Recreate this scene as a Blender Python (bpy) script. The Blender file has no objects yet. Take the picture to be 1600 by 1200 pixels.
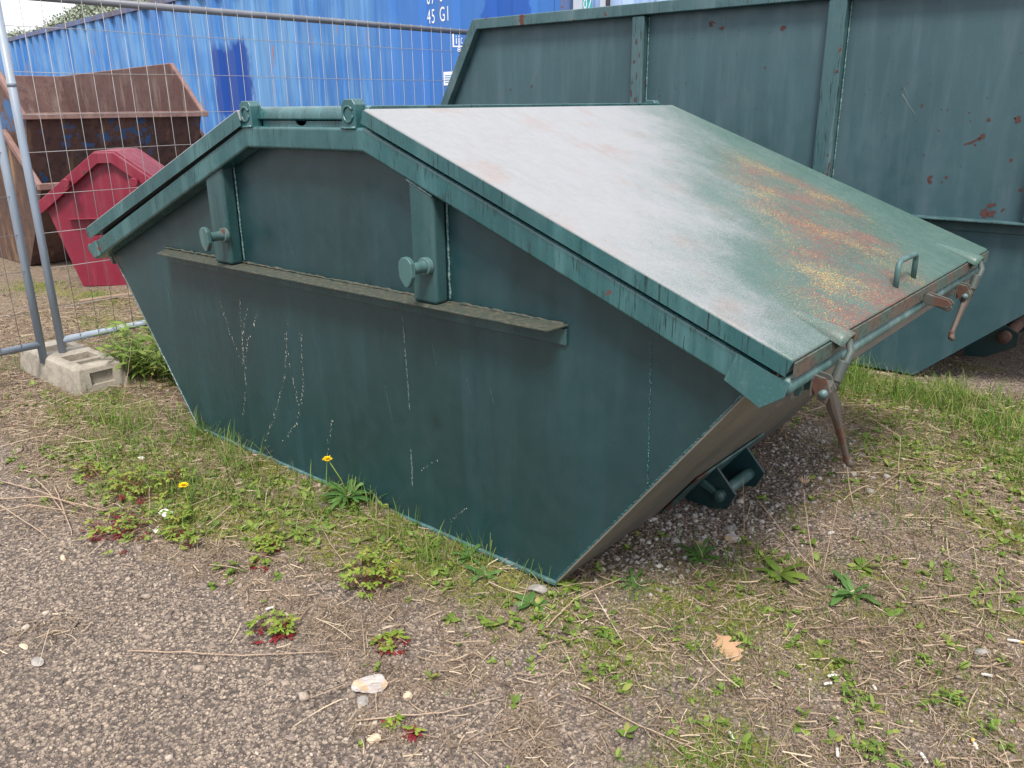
import bpy, bmesh, math, random
import numpy as np
from mathutils import Vector, Matrix, noise as mnoise
sc = bpy.context.scene
COL = sc.collection
random.seed(7)
RNG = np.random.default_rng(11)

# ------------------------------------------------------------------ camera
CX, CY, CZ = 2.4388, -1.8174, 1.4343
YAW, PITCH, ROLL, FPX = 0.7060, 0.3246, -0.0106, 1294.0
cy_, sy_ = math.cos(YAW), math.sin(YAW)
fwd = Vector((-sy_*math.cos(PITCH), cy_*math.cos(PITCH), -math.sin(PITCH)))
rgt = Vector((cy_, sy_, 0)); upv = rgt.cross(fwd)
r2 = math.cos(ROLL)*rgt + math.sin(ROLL)*upv
u2 = -math.sin(ROLL)*rgt + math.cos(ROLL)*upv
cam_d = bpy.data.cameras.new('camera'); cam = bpy.data.objects.new('camera', cam_d); COL.objects.link(cam)
M3 = Matrix((r2, u2, -fwd)).transposed()
cam.matrix_world = Matrix.Translation((CX, CY, CZ)) @ M3.to_4x4()
cam_d.sensor_fit = 'HORIZONTAL'; cam_d.sensor_width = 36.0; cam_d.lens = 36.0*FPX/1600.0
cam_d.clip_start = 0.05; cam_d.clip_end = 3000
sc.camera = cam

# ------------------------------------------------------------------ world, sun, exposure
SUN_DIR = Vector((0.42, -0.55, 1.15)).normalized()          # towards the sun
w = bpy.data.worlds.new('World'); sc.world = w; w.use_nodes = True
wn = w.node_tree.nodes; wl = w.node_tree.links
for n_ in list(wn): wn.remove(n_)
wo = wn.new('ShaderNodeOutputWorld'); bg = wn.new('ShaderNodeBackground')
sky = wn.new('ShaderNodeTexSky'); sky.sky_type = 'NISHITA'; sky.sun_disc = False
sky.sun_elevation = math.asin(SUN_DIR.z); sky.sun_rotation = math.atan2(SUN_DIR.x, SUN_DIR.y)
sky.air_density = 1.2; sky.dust_density = 2.5
tc = wn.new('ShaderNodeTexCoord'); sx = wn.new('ShaderNodeSeparateXYZ')
wl.new(tc.outputs['Generated'], sx.inputs[0])
grd = wn.new('ShaderNodeMapRange'); grd.inputs['From Min'].default_value = 0.0; grd.inputs['From Max'].default_value = 1.0
grd.inputs['To Min'].default_value = 0.80; grd.inputs['To Max'].default_value = 1.25
wl.new(sx.outputs['Z'], grd.inputs['Value'])
cn = wn.new('ShaderNodeTexNoise'); cn.inputs['Scale'].default_value = 2.2; cn.inputs['Detail'].default_value = 5
wl.new(tc.outputs['Generated'], cn.inputs['Vector'])
cr = wn.new('ShaderNodeMapRange'); cr.inputs['From Min'].default_value = .3; cr.inputs['From Max'].default_value = .7
cr.inputs['To Min'].default_value = 0.86; cr.inputs['To Max'].default_value = 1.12
wl.new(cn.outputs['Fac'], cr.inputs['Value'])
mm = wn.new('ShaderNodeMath'); mm.operation = 'MULTIPLY'
wl.new(grd.outputs[0], mm.inputs[0]); wl.new(cr.outputs[0], mm.inputs[1])
cc = wn.new('ShaderNodeVectorMath'); cc.operation = 'SCALE'; cc.inputs[0].default_value = (7.7, 7.7, 8.0)
wl.new(mm.outputs[0], cc.inputs['Scale'])
mx = wn.new('ShaderNodeMix'); mx.data_type = 'RGBA'; mx.inputs[0].default_value = 0.86
wl.new(sky.outputs[0], mx.inputs[6]); wl.new(cc.outputs[0], mx.inputs[7])
wl.new(mx.outputs[2], bg.inputs['Color']); bg.inputs['Strength'].default_value = 0.1
wl.new(bg.outputs[0], wo.inputs[0])
sd = bpy.data.lights.new('sun', 'SUN'); sd.energy = 2.6; sd.angle = math.radians(14); sd.color = (1, .93, .83)
so = bpy.data.objects.new('sun', sd); COL.objects.link(so)
so.rotation_euler = SUN_DIR.to_track_quat('Z', 'Y').to_euler(); so.location = (0, 0, 20)
vs = sc.view_settings; vs.view_transform = 'Standard'; vs.look = 'None'; vs.exposure = 1.0; vs.gamma = 1.0
vs.use_curve_mapping = False

# ------------------------------------------------------------------ node helper
class NT:
    def __init__(s, name):
        s.m = bpy.data.materials.new(name); s.m.use_nodes = True
        s.t = s.m.node_tree; s.N = s.t.nodes; s.L = s.t.links
        s.b = s.N['Principled BSDF']; s.out = s.N['Material Output']
        s.co = None
    def link(s, a, b): s.L.new(a, b)
    def put(s, sock, v):
        if hasattr(v, 'is_output'): s.L.new(v, sock)
        elif isinstance(v, (tuple, list)) and sock.type == 'RGBA': sock.default_value = tuple(v)[:3]+(1,)
        else: sock.default_value = v
    def obj(s):
        if s.co is None: s.co = s.N.new('ShaderNodeTexCoord').outputs['Object']
        return s.co
    def xyz(s, v=None):
        n = s.N.new('ShaderNodeSeparateXYZ'); s.link(v or s.obj(), n.inputs[0]); return n.outputs
    def map(s, scale=(1, 1, 1), loc=(0, 0, 0), rot=(0, 0, 0), v=None):
        n = s.N.new('ShaderNodeMapping'); s.link(v or s.obj(), n.inputs[0])
        n.inputs['Scale'].default_value = scale; n.inputs['Location'].default_value = loc; n.inputs['Rotation'].default_value = rot
        return n.outputs[0]
    def noise(s, v=None, scale=5, detail=3, rough=.55, dist=0):
        n = s.N.new('ShaderNodeTexNoise'); s.link(v or s.obj(), n.inputs['Vector'])
        n.inputs['Scale'].default_value = scale; n.inputs['Detail'].default_value = detail
        n.inputs['Roughness'].default_value = rough; n.inputs['Distortion'].default_value = dist
        return n.outputs['Fac']
    def vor(s, v=None, scale=5, out='Distance', feature='F1'):
        n = s.N.new('ShaderNodeTexVoronoi'); s.link(v or s.obj(), n.inputs['Vector']); n.feature = feature
        n.inputs['Scale'].default_value = scale; return n.outputs[out]
    def rng(s, v, a, b, c=0., d=1., smooth=True):
        n = s.N.new('ShaderNodeMapRange'); s.put(n.inputs['Value'], v)
        if smooth: n.interpolation_type = 'SMOOTHSTEP'
        n.inputs['From Min'].default_value = a; n.inputs['From Max'].default_value = b
        n.inputs['To Min'].default_value = c; n.inputs['To Max'].default_value = d; return n.outputs[0]
    def ma(s, op, a, b=0., c=0.):
        n = s.N.new('ShaderNodeMath'); n.operation = op
        for i, v in enumerate((a, b, c)):
            if i < len(n.inputs): s.put(n.inputs[i], v)
        return n.outputs[0]
    def mul(s, a, b): return s.ma('MULTIPLY', a, b)
    def add(s, a, b): return s.ma('ADD', a, b)
    def mix(s, f, a, b, mode='MIX'):
        n = s.N.new('ShaderNodeMix'); n.data_type = 'RGBA'; n.blend_type = mode
        s.put(n.inputs[0], f); s.put(n.inputs[6], a); s.put(n.inputs[7], b); return n.outputs[2]
    def ramp(s, f, stops):
        n = s.N.new('ShaderNodeValToRGB'); s.put(n.inputs[0], f); e = n.color_ramp.elements
        while len(e) < len(stops): e.new(.5)
        for k, (p, c) in enumerate(stops): e[k].position = p; e[k].color = tuple(c)+(1,)
        return n.outputs[0]
    def attr(s, name):
        n = s.N.new('ShaderNodeAttribute'); n.attribute_name = name; return n.outputs
    def island(s): return s.N.new('ShaderNodeNewGeometry').outputs['Random Per Island']
    def bump(s, h, strength=.3, dist=.005):
        n = s.N.new('ShaderNodeBump'); n.inputs['Strength'].default_value = strength; n.inputs['Distance'].default_value = dist
        s.put(n.inputs['Height'], h); s.link(n.outputs[0], s.b.inputs['Normal'])
    def set(s, col=None, rough=None, metal=None, spec=None, **k):
        if col is not None: s.put(s.b.inputs['Base Color'], col)
        if rough is not None: s.put(s.b.inputs['Roughness'], rough)
        if metal is not None: s.put(s.b.inputs['Metallic'], metal)
        if spec is not None: s.put(s.b.inputs['Specular IOR Level'], spec)
        return s.m

def paint(name, base, dark, fade, streak=.0, fadeamt=.25, chip=.0, chipcol=(.115, .036, .026), rough=.38, dirt=(.10, .085, .06), dirtamt=.0, spec=.5, smudge=0):
    t = NT(name)
    big = t.noise(t.map((1.3, 1.3, 1.0)), 1.4, 2)
    c = t.mix(t.rng(big, .3, .72), base, dark)
    ver = t.noise(t.map((7, 7, .8)), 1.6, 5, .6)
    c = t.mix(t.mul(t.rng(ver, .44, .72), fadeamt), c, fade)
    fine = t.noise(None, 110, 3, .7)
    c = t.mix(t.mul(t.rng(fine, .5, .78), .16), c, fade)
    if streak:
        st = t.noise(t.map((175, 175, 9)), 1.0, 3, .6)
        brk = t.noise(t.map((9, 9, 9)), 1.0, 3)
        f = t.mul(t.mul(t.rng(st, .565, .62), t.rng(brk, .38, .55)), streak)
        c = t.mix(f, c, (.006, .019, .019))
    if dirtamt:
        dn = t.noise(t.map((2.0, 2.0, .9)), 1.3, 2, .5)
        c = t.mix(t.mul(t.rng(dn, .36, .72), dirtamt), c, dirt)
    if smudge:
        sm = t.vor(t.map((1, 1, .8), loc=(.37, .2, .61)), 2.3); sm2 = t.noise(None, 9, 3)
        c = t.mix(t.mul(t.rng(t.add(sm, t.mul(sm2, .05)), .115, .06), smudge), c, tuple(x*.5 for x in dark))
        wl = t.noise(t.map((3.2, 3.2, .25)), 1.5, 3, .6)
        c = t.mix(t.mul(t.rng(wl, .56, .74), .18), c, fade)
    ro = t.rng(t.noise(None, 14, 4), .3, .7, rough-.07, rough+.10)
    if chip:
        cn_ = t.noise(t.map((1, 1, .7)), 13, 3, .5, .4); zone = t.noise(None, 2.6, 2)
        th = t.add(cn_, t.mul(t.rng(zone, .35, .68), .09))
        f = t.rng(th, .80-chip*.12, .815-chip*.12)
        c = t.mix(f, c, t.mix(t.noise(None, 60, 3), chipcol, tuple(x*.45 for x in chipcol)))
        ro = t.ma('MAXIMUM', ro, t.mul(f, .85))
    t.bump(t.add(t.noise(None, 160, 2, .6), t.mul(t.noise(None, 2.6, 2), 16)), .12, .002)
    return t.set(c, ro, 0, spec)

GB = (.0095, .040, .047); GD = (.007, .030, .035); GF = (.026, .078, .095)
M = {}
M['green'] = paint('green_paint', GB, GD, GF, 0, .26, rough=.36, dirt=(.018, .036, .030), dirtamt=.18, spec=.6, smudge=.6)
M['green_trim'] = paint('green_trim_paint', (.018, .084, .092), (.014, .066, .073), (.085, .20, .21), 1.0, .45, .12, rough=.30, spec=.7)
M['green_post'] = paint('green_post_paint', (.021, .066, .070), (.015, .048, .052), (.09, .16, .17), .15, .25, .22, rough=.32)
M['green_big'] = paint('weathered_green_paint', (.034, .080, .096), (.025, .064, .078), (.100, .145, .180), .0, .28, .0, rough=.46)
M['green_bigtrim'] = paint('weathered_green_trim', (.038, .092, .104), (.030, .076, .088), (.12, .18, .20), .9, .5, .6, rough=.46)
M['under'] = paint('ground_lit_underside_paint', (.135, .130, .118), (.095, .094, .086), (.18, .172, .158), .0, .4, rough=.5, dirt=(.19, .165, .135), dirtamt=.55)  # grey-brown light bounced off the ground is put into this colour
M['worn'] = paint('worn_green_steel', (.05, .12, .12), (.03, .07, .07), (.16, .25, .26), .0, .6, .55, chipcol=(.12, .05, .035), rough=.45)
M['rustgreen'] = paint('rusty_latch_steel', (.030, .055, .052), (.075, .045, .034), (.10, .14, .14), .0, .35, 1.2, chipcol=(.10, .047, .034), rough=.6)
M['red'] = paint('red_paint', (.185, .008, .030), (.145, .007, .024), (.24, .05, .07), .35, .55, .35, rough=.45, chipcol=(.10, .04, .03))
M['pipe'] = paint('galvanised_steel', (.23, .28, .35), (.18, .225, .29), (.34, .39, .46), .0, .4, .05, chipcol=(.12, .09, .08), rough=.42)
M['railpipe'] = paint('dull_zinc_rail', (.13, .14, .17), (.10, .11, .13), (.24, .25, .28), .0, .4, .2, chipcol=(.10, .07, .06), rough=.5)
M['capscuff'] = paint('scuffed_green_paint', (.034, .105, .112), (.026, .085, .09), (.22, .32, .31), .4, .9, .25, rough=.4)
t = NT('rusty_lip')
hs = t.noise(t.map((60, 46, 60), rot=(.7, 0, 0)), 1.0, 3, .6); zn = t.noise(None, 4.5, 4, .6)
c = t.mix(t.rng(zn, .40, .62), (.040, .080, .068), (.090, .056, .042))
c = t.mix(t.mul(t.rng(hs, .50, .60), .85), c, (.035, .038, .030))
M['lip'] = t.set(c, .6)
M['black'] = NT('dark_gap').set((.01, .012, .012), .8)

t = NT('bare_wire'); M['wire'] = t.set((.26, .255, .26), .5, .3)
t = NT('weld_bead')
t.bump(t.noise(None, 120, 2), .6, .004)
M['weld'] = t.set(t.mix(t.rng(t.noise(None, 90, 3), .4, .65), (.04, .10, .105), (.17, .26, .27)), .35)
t = NT('grimed_ledge')
M['ledge'] = t.set(t.mix(t.rng(t.noise(t.map((2, 2, 2)), 26, 6, .75), .42, .66), (.028, .044, .036), (.088, .074, .052)), .75)
t = NT('dried_flecks'); M['fleck'] = t.set(t.mix(t.noise(None, 40), (.26, .25, .21), (.46, .44, .38)), .8)
t = NT('chalk_scratch'); M['scuff'] = t.set((.095, .135, .135), .7)

# rusty steel with flakes of blue paint
def rustmat(name, blue, c1=(.080, .043, .037), c2=(.135, .076, .060), c3=(.045, .027, .025), streak=(.30, .19, .10), sa=.4):
    t = NT(name)
    n1 = t.noise(None, 2.2, 6, .65); n2 = t.noise(None, 14, 5, .7); n3 = t.noise(t.map((7, 7, 1.0)), 1.3, 5, .6)
    c = t.mix(t.rng(n1, .35, .65), c1, c2)
    c = t.mix(t.mul(t.rng(n2, .48, .66), .75), c, c3)
    c = t.mix(t.mul(t.rng(n3, .52, .70), sa), c, streak)
    if blue:
        b = t.noise(None, 3.1, 5, .7, .3); b2 = t.noise(None, 17, 4, .7)
        f = t.rng(t.add(b, t.mul(t.ma('SUBTRACT', b2, .5), .5)), .61-.06*blue, .65-.06*blue)
        c = t.mix(f, c, (.040, .105, .24))
    t.bump(t.noise(None, 60, 4, .7), .5, .006)
    return t.set(c, .82)
M['rustblue'] = rustmat('rusty_blue_steel', .6)
M['rust'] = rustmat('rusty_steel', 0)
M['rustin'] = rustmat('rusty_inside', 0, (.085, .040, .036), (.115, .066, .060), (.055, .030, .028), (.23, .18, .16), .5)
M['ruststreak'] = rustmat('streaked_rust', .0, (.055, .030, .024), (.090, .045, .030), (.030, .018, .016), (.36, .23, .11), .6)
M['rustrim'] = rustmat('rusty_rim', 0, (.17, .095, .085), (.22, .135, .12), (.12, .07, .062), (.36, .25, .21), .5)

# worn lid: green paint rubbed through to primer, yellow; white from chalking and painted sky reflection
t = NT('worn_lid_paint')
X, Y, Z = t.xyz()
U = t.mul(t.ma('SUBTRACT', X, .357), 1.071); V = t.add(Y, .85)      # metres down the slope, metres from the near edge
d = t.ma('SUBTRACT', V, t.ma('SUBTRACT', 1.78, t.mul(U, 1.20)))      # <0 on the pale side of the diagonal
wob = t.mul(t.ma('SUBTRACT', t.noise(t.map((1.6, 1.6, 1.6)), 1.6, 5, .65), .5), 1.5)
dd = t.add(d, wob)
fine = t.noise(t.map((420, 230, 420), rot=(0, 0, .5)), 1.0, 3, .65)
fine2 = t.noise(t.map((300, 130, 300), loc=(3, 7, 1), rot=(0, 0, .35)), 1.0, 3, .65)
fine3 = t.noise(t.map((310, 140, 310), loc=(9, 2, 5), rot=(0, 0, .6)), 1.0, 3, .65)
c = t.mix(t.rng(t.noise(None, 5, 4), .3, .7), (.036, .085, .072), (.052, .104, .090))
z1 = t.noise(t.map((2.3, 2.3, 2.3), loc=(4.3, 1.2, 0)), 1.5, 4, .6)
z2 = t.noise(t.map((2.6, 2.6, 2.6), loc=(1.3, 6.2, 0)), 1.6, 4, .6)
band = t.mul(t.mul(t.rng(d, -.15, .40), t.rng(d, 1.25, .85)), t.rng(U, .20, .75))
edge = t.mul(t.rng(V, 1.66, 1.40), t.rng(V, .02, .22))
fr = t.mul(t.rng(t.add(fine2, t.mul(t.mul(band, edge), t.rng(z2, .34, .66, .06, .185))), .660, .685), t.mul(edge, t.rng(band, .05, .3)))
c = t.mix(fr, c, (.16, .042, .036))
fy = t.mul(t.rng(t.add(fine3, t.mul(t.mul(band, edge), t.rng(z1, .40, .72, .04, .165))), .668, .695), t.mul(edge, t.rng(band, .08, .35)))
c = t.mix(fy, c, (.36, .245, .07))
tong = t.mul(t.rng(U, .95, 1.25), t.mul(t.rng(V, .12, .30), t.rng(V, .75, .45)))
chalk_refl = t.rng(t.add(dd, t.mul(tong, .35)), .40, -.72, smooth=False)  # pale mask: chalked paint and sky reflection, both put into the albedo
fw = t.add(t.mul(t.rng(chalk_refl, .10, .95), .42), t.mul(t.rng(t.add(fine, t.mul(chalk_refl, .33)), .57, .70), .58))
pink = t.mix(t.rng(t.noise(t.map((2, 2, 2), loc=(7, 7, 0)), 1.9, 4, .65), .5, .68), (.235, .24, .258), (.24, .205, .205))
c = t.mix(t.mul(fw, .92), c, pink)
grm = t.noise(None, 170, 3, .75); gz_ = t.noise(None, 7, 4, .65)
c = t.mix(t.mul(t.mul(t.rng(grm, .53, .64), t.rng(gz_, .38, .62)), .42), c, (.085, .105, .10))
run = t.noise(t.map((1.6, 26, 1.6)), 1.0, 4, .6)
c = t.mix(t.mul(t.rng(run, .54, .72), .12), c, (.07, .11, .10))
t.bump(t.add(fine, t.mul(t.noise(None, 2.2, 2), 1.5)), .06, .002)
M['lid'] = t.set(c, t.rng(t.noise(None, 30, 3), .3, .7, .36, .50), 0, .42)

# container paints
def contmat(name, base, faded, patches, rust=1.):
    t = NT(name); X, Y, Z = t.xyz()
    ver = t.noise(t.map((5, 5, .35)), 1.6, 5, .62); big = t.noise(t.map((.35, .35, .5)), 1.4, 3)
    c = t.mix(t.rng(t.add(t.mul(ver, .55), t.mul(big, .45)), .40, .62), base, faded)
    st = t.noise(t.map((22, 22, .7)), 1.0, 4, .65)
    c = t.mix(t.mul(t.rng(st, .54, .68), .24), c, (.36, .46, .58))
    c = t.mix(t.mul(t.rng(st, .47, .34), .42), c, (.035, .11, .29))
    for (a, b, lo, hi, col, soft) in patches:
        wv = t.mul(t.ma('SUBTRACT', t.noise(t.map((3.2, 3.2, 2.2)), 1.5, 3), .5), .55 if soft < .2 else 1.)
        f = t.mul(t.mul(t.rng(t.add(X, wv), a-soft, a+soft), t.rng(t.add(X, wv), b+soft, b-soft)), t.mul(t.rng(t.add(Z, wv), lo-soft*1.5, lo+soft), t.rng(t.add(Z, wv), hi+soft*1.2, hi-soft)))
        c = t.mix(t.mul(f, .95), c, col)
    rs = t.noise(t.map((11, 11, .8), loc=(2, 5, 1)), 1.0, 4, .68); rz = t.noise(t.map((1.1, 1.1, .9)), 1.2, 3)
    f = t.mul(t.rng(rs, .60, .68), t.rng(rz, .48, .60))
    c = t.mix(t.mul(f, rust), c, t.mix(t.noise(None, 30), (.33, .20, .16), (.16, .08, .06)))
    t.bump(t.noise(None, 40, 3), .08, .003)
    return t.set(c, .5, 0, .28)

# ground: three painted-in covers (R gravel, G moss and green, B straw)
t = NT('yard_ground')
A = t.attr('cover')[0]; sp = t.N.new('ShaderNodeSeparateColor'); t.link(A, sp.inputs[0])
R_, G_, B_ = sp.outputs[0], sp.outputs[1], sp.outputs[2]
v1 = t.vor(None, 95, 'Color'); v1d = t.vor(None, 95, 'Distance')
sx2 = t.N.new('ShaderNodeSeparateColor'); t.link(v1, sx2.inputs[0])
grav = t.ramp(sx2.outputs[0], [(0, (.075, .062, .054)), (.4, (.18, .145, .122)), (.75, (.28, .225, .18)), (1, (.40, .32, .25))])
grav = t.mix(t.rng(v1d, .4, .8), grav, (.09, .075, .066))
soil = t.mix(t.rng(t.noise(None, 22, 5, .7), .35, .66), (.075, .056, .043), (.205, .155, .115))
soil = t.mix(t.rng(t.noise(None, 150, 3, .7), .48, .62), soil, (.32, .25, .185))
soil = t.mix(t.mul(t.rng(t.noise(None, 90, 3, .7), .56, .66), .8), soil, (.045, .035, .028))
moss = t.mix(t.rng(t.noise(None, 70, 4, .7), .36, .66), (.075, .092, .016), (.235, .225, .055))
c = t.mix(t.rng(t.add(R_, t.mul(t.ma('SUBTRACT', t.noise(None, 16, 4, .7), .5), .6)), .4, .6), soil, grav)
c = t.mix(t.rng(t.add(G_, t.mul(t.ma('SUBTRACT', t.noise(None, 9, 5, .7), .5), 1.0)), .30, .66), c, moss)
Yg = t.xyz()[1]
refl_ground = t.mix(t.rng(t.noise(None, 40, 3, .7), .35, .65), (.085, .095, .105), (.13, .14, .15))  # unseen grey ground behind the camera, added for the skip face to reflect
c = t.mix(t.rng(t.add(Yg, t.mul(t.noise(None, 1.2, 3), .5)), -3.9, -4.3), c, refl_ground)
t.bump(t.add(t.mul(t.noise(None, 120, 4, .7), 1.2), v1d), .9, .008)
M['ground'] = t.set(c, .95, 0, .25)

def islmat(name, stops, rough=.8, trans=0, spec=.3, nz=True):
    t = NT(name); r = t.island()
    c = t.ramp(r, stops)
    if nz: c = t.mix(t.mul(t.rng(t.noise(None, 180, 3, .7), .4, .66), .4), c, (.05, .045, .035))
    if name == 'gravel_chips':                                  # damp and dusty patches in the yard
        c = t.mix(t.mul(t.rng(t.noise(None, 1.7, 4, .6), .46, .64), .45), c, (.075, .062, .055))
    if trans:
        t.set(c, rough, 0, spec)
        tr = t.N.new('ShaderNodeBsdfTranslucent'); t.put(tr.inputs[0], c)
        ms = t.N.new('ShaderNodeMixShader'); ms.inputs[0].default_value = trans
        t.link(t.b.outputs[0], ms.inputs[1]); t.link(tr.outputs[0], ms.inputs[2]); t.link(ms.outputs[0], t.out.inputs[0])
        return t.m
    return t.set(c, rough, 0, spec)
M['gravel'] = islmat('gravel_chips', [(0, (.095, .078, .070)), (.22, (.185, .150, .131)), (.5, (.26, .21, .178)), (.78, (.325, .262, .215)), (.96, (.40, .325, .26)), (1, (.48, .42, .36))], .9)
M['grass'] = islmat('grass_blades', [(0, (.060, .130, .022)), (.35, (.105, .205, .032)), (.7, (.16, .255, .045)), (.9, (.25, .28, .080)), (1, (.40, .34, .15))], .55, .35, nz=False)
M['moss'] = islmat('moss_tufts', [(0, (.085, .125, .016)), (.4, (.155, .195, .028)), (.75, (.235, .25, .045)), (1, (.33, .27, .085))], .8, .3, nz=False)
M['straw'] = islmat('dry_straw', [(0, (.10, .07, .05)), (.4, (.215, .155, .11)), (.75, (.35, .27, .19)), (1, (.52, .43, .32))], .75, .15, nz=False)
M['twig'] = islmat('dead_stalks', [(0, (.27, .19, .14)), (1, (.46, .35, .26))], .75)
M['leaf'] = islmat('fresh_leaves', [(0, (.095, .165, .028)), (.5, (.155, .245, .042)), (.85, (.23, .31, .065)), (1, (.29, .28, .08))], .5, .35, nz=False)
M['leafy'] = islmat('yellow_green_leaves', [(0, (.13, .215, .030)), (.6, (.21, .30, .045)), (.9, (.29, .33, .06)), (1, (.25, .13, .06))], .55, .35, nz=False)
M['leafdark'] = islmat('dark_leaves', [(0, (.050, .125, .030)), (.6, (.085, .180, .045)), (1, (.13, .23, .075))], .5, .25, nz=False)
M['leafred'] = islmat('crimson_leaves', [(0, (.13, .014, .020)), (.6, (.22, .020, .032)), (1, (.15, .06, .03))], .55, .25, nz=False)
M['petal'] = islmat('dandelion_petals', [(0, (.80, .50, .004)), (1, (.88, .64, .01))], .6, .2, nz=False)
M['oak'] = islmat('dry_oak_leaf', [(0, (.42, .26, .15)), (1, (.48, .31, .19))], .7, .15, nz=False)
M['litter'] = islmat('leaf_litter', [(0, (.07, .05, .04)), (.35, (.17, .105, .07)), (.7, (.29, .20, .14)), (1, (.40, .32, .25))], .8, .1)
M['paper'] = islmat('white_paper', [(0, (.50, .47, .43)), (1, (.66, .64, .61))], .8, nz=True)
M['filter'] = islmat('filter_tip', [(0, (.62, .33, .07)), (1, (.66, .38, .09))], .8, nz=False)
def stonemat(name, a, b, band=None):
    t = NT(name); c = t.mix(t.rng(t.noise(None, 30, 5, .7), .35, .65), a, b)
    if band: c = t.mix(t.mul(t.rng(t.noise(t.map((12, 30, 30), rot=(.3, .2, .8)), 1, 3), .52, .6), .8), c, band)
    t.bump(t.noise(None, 70, 4, .7), .5, .004); return t.set(c, .85)
M['stoneA'] = stonemat('pale_banded_stone', (.34, .31, .31), (.46, .43, .42), (.42, .30, .17))
M['stoneB'] = stonemat('grey_stone', (.20, .19, .18), (.30, .28, .26))
M['stoneC'] = stonemat('tan_stone', (.46, .35, .24), (.58, .47, .35))
t = NT('old_concrete')
c = t.mix(t.rng(t.noise(None, 9, 6, .7), .35, .65), (.20, .18, .15), (.32, .29, .245))
c = t.mix(t.mul(t.rng(t.noise(None, 60, 4, .7), .55, .68), .6), c, (.13, .115, .09))
t.bump(t.noise(None, 90, 4, .7), .5, .004); M['concrete'] = t.set(c, .9)

# ------------------------------------------------------------------ mesh helpers
class MB:
    def __init__(s): s.v = []; s.f = []
    def poly(s, pts, faces):
        o = len(s.v); s.v += [tuple(p) for p in pts]; s.f += [tuple(o+i for i in f) for f in faces]; return s
    def box(s, x0, x1, y0, y1, z0, z1):
        return s.poly([(x, y, z) for z in (z0, z1) for y in (y0, y1) for x in (x0, x1)],
                      [(0, 2, 3, 1), (4, 5, 7, 6), (0, 1, 5, 4), (2, 6, 7, 3), (0, 4, 6, 2), (1, 3, 7, 5)])
    def prism(s, pts, axis, a, b):
        """extrude a 2-D outline; axis 'y': pts are (x,z); axis 'x': pts are (y,z); axis 'z': (x,y)"""
        def P(p, k):
            return {'y': (p[0], k, p[1]), 'x': (k, p[0], p[1]), 'z': (p[0], p[1], k)}[axis]
        n = len(pts)
        s.poly([P(p, a) for p in pts]+[P(p, b) for p in pts],
               [tuple(range(n)), tuple(range(2*n-1, n-1, -1))]+[(i, i+n, (i+1) % n+n, (i+1) % n) for i in range(n)])
        return s
    def loft(s, rings, cap=True, close=True):
        n = len(rings[0]); o = len(s.v)
        for r in rings: s.v += [tuple(p) for p in r]
        for k in range(len(rings)-1):
            for i in range(n if close else n-1):
                j = (i+1) % n; s.f.append((o+k*n+i, o+k*n+j, o+(k+1)*n+j, o+(k+1)*n+i))
        if cap:
            s.f.append(tuple(o+i for i in reversed(range(n)))); s.f.append(tuple(o+(len(rings)-1)*n+i for i in range(n)))
        return s
    def tube(s, path, r, n=8, sx=1., cap=True):
        path = [Vector(p) for p in path]; rings = []; up = None
        rr = r if isinstance(r, (list, tuple)) else [r]*len(path)
        for i, p in enumerate(path):
            d = (path[min(i+1, len(path)-1)]-path[max(i-1, 0)]).normalized()
            if up is None:
                up = Vector((0, 0, 1)) if abs(d.z) < .9 else Vector((1, 0, 0))
            a = d.cross(up).normalized(); b = a.cross(d).normalized(); up = b
            rings.append([p+a*(math.cos(2*math.pi*k/n)*rr[i]*sx)+b*(math.sin(2*math.pi*k/n)*rr[i]) for k in range(n)])
        return s.loft(rings, cap)
    def build(s, name, m, parent=None, bevel=0, seg=2, smooth=False, label=None):
        me = bpy.data.meshes.new(name)
        off = parent_off(parent)
        me.from_pydata([(v[0]-off[0], v[1]-off[1], v[2]-off[2]) for v in s.v], [], s.f)
        bm = bmesh.new(); bm.from_mesh(me); bmesh.ops.recalc_face_normals(bm, faces=bm.faces); bm.to_mesh(me); bm.free()
        me.materials.append(M[m] if isinstance(m, str) else m)
        o = bpy.data.objects.new(name, me); COL.objects.link(o)
        if parent: o.parent = parent
        if bevel:
            b = o.modifiers.new('bevel', 'BEVEL'); b.width = bevel; b.segments = seg; b.limit_method = 'ANGLE'; b.angle_limit = math.radians(28)
            b.harden_normals = True
            smooth = True
        if smooth:
            me.shade_smooth()
        if label: o['label'] = label
        return o
def merge(body, mb, m):
    '''paint marks join the mesh of the sheet they lie on'''
    me = body.data; off = parent_off(body.parent)
    bm = bmesh.new(); bm.from_mesh(me); me.materials.append(M[m]); k = len(me.materials)-1
    vs_ = [bm.verts.new((v[0]-off[0], v[1]-off[1], v[2]-off[2])) for v in mb.v]
    for f in mb.f:
        fc = bm.faces.new([vs_[i] for i in f]); fc.material_index = k
    bm.to_mesh(me); bm.free()
def parent_off(p):
    o = Vector((0, 0, 0))
    while p is not None:
        o += p.location; p = p.parent
    return o
def thing(name, label, cat, loc, group=None):
    o = bpy.data.objects.new(name, None); COL.objects.link(o); o.location = loc; o.empty_display_size = .1
    o['label'] = label; o['category'] = cat
    if group: o['group'] = group
    return o
def tag(o, label, cat, group=None):
    o['label'] = label; o['category'] = cat
    if group: o['group'] = group
    return o
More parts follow.
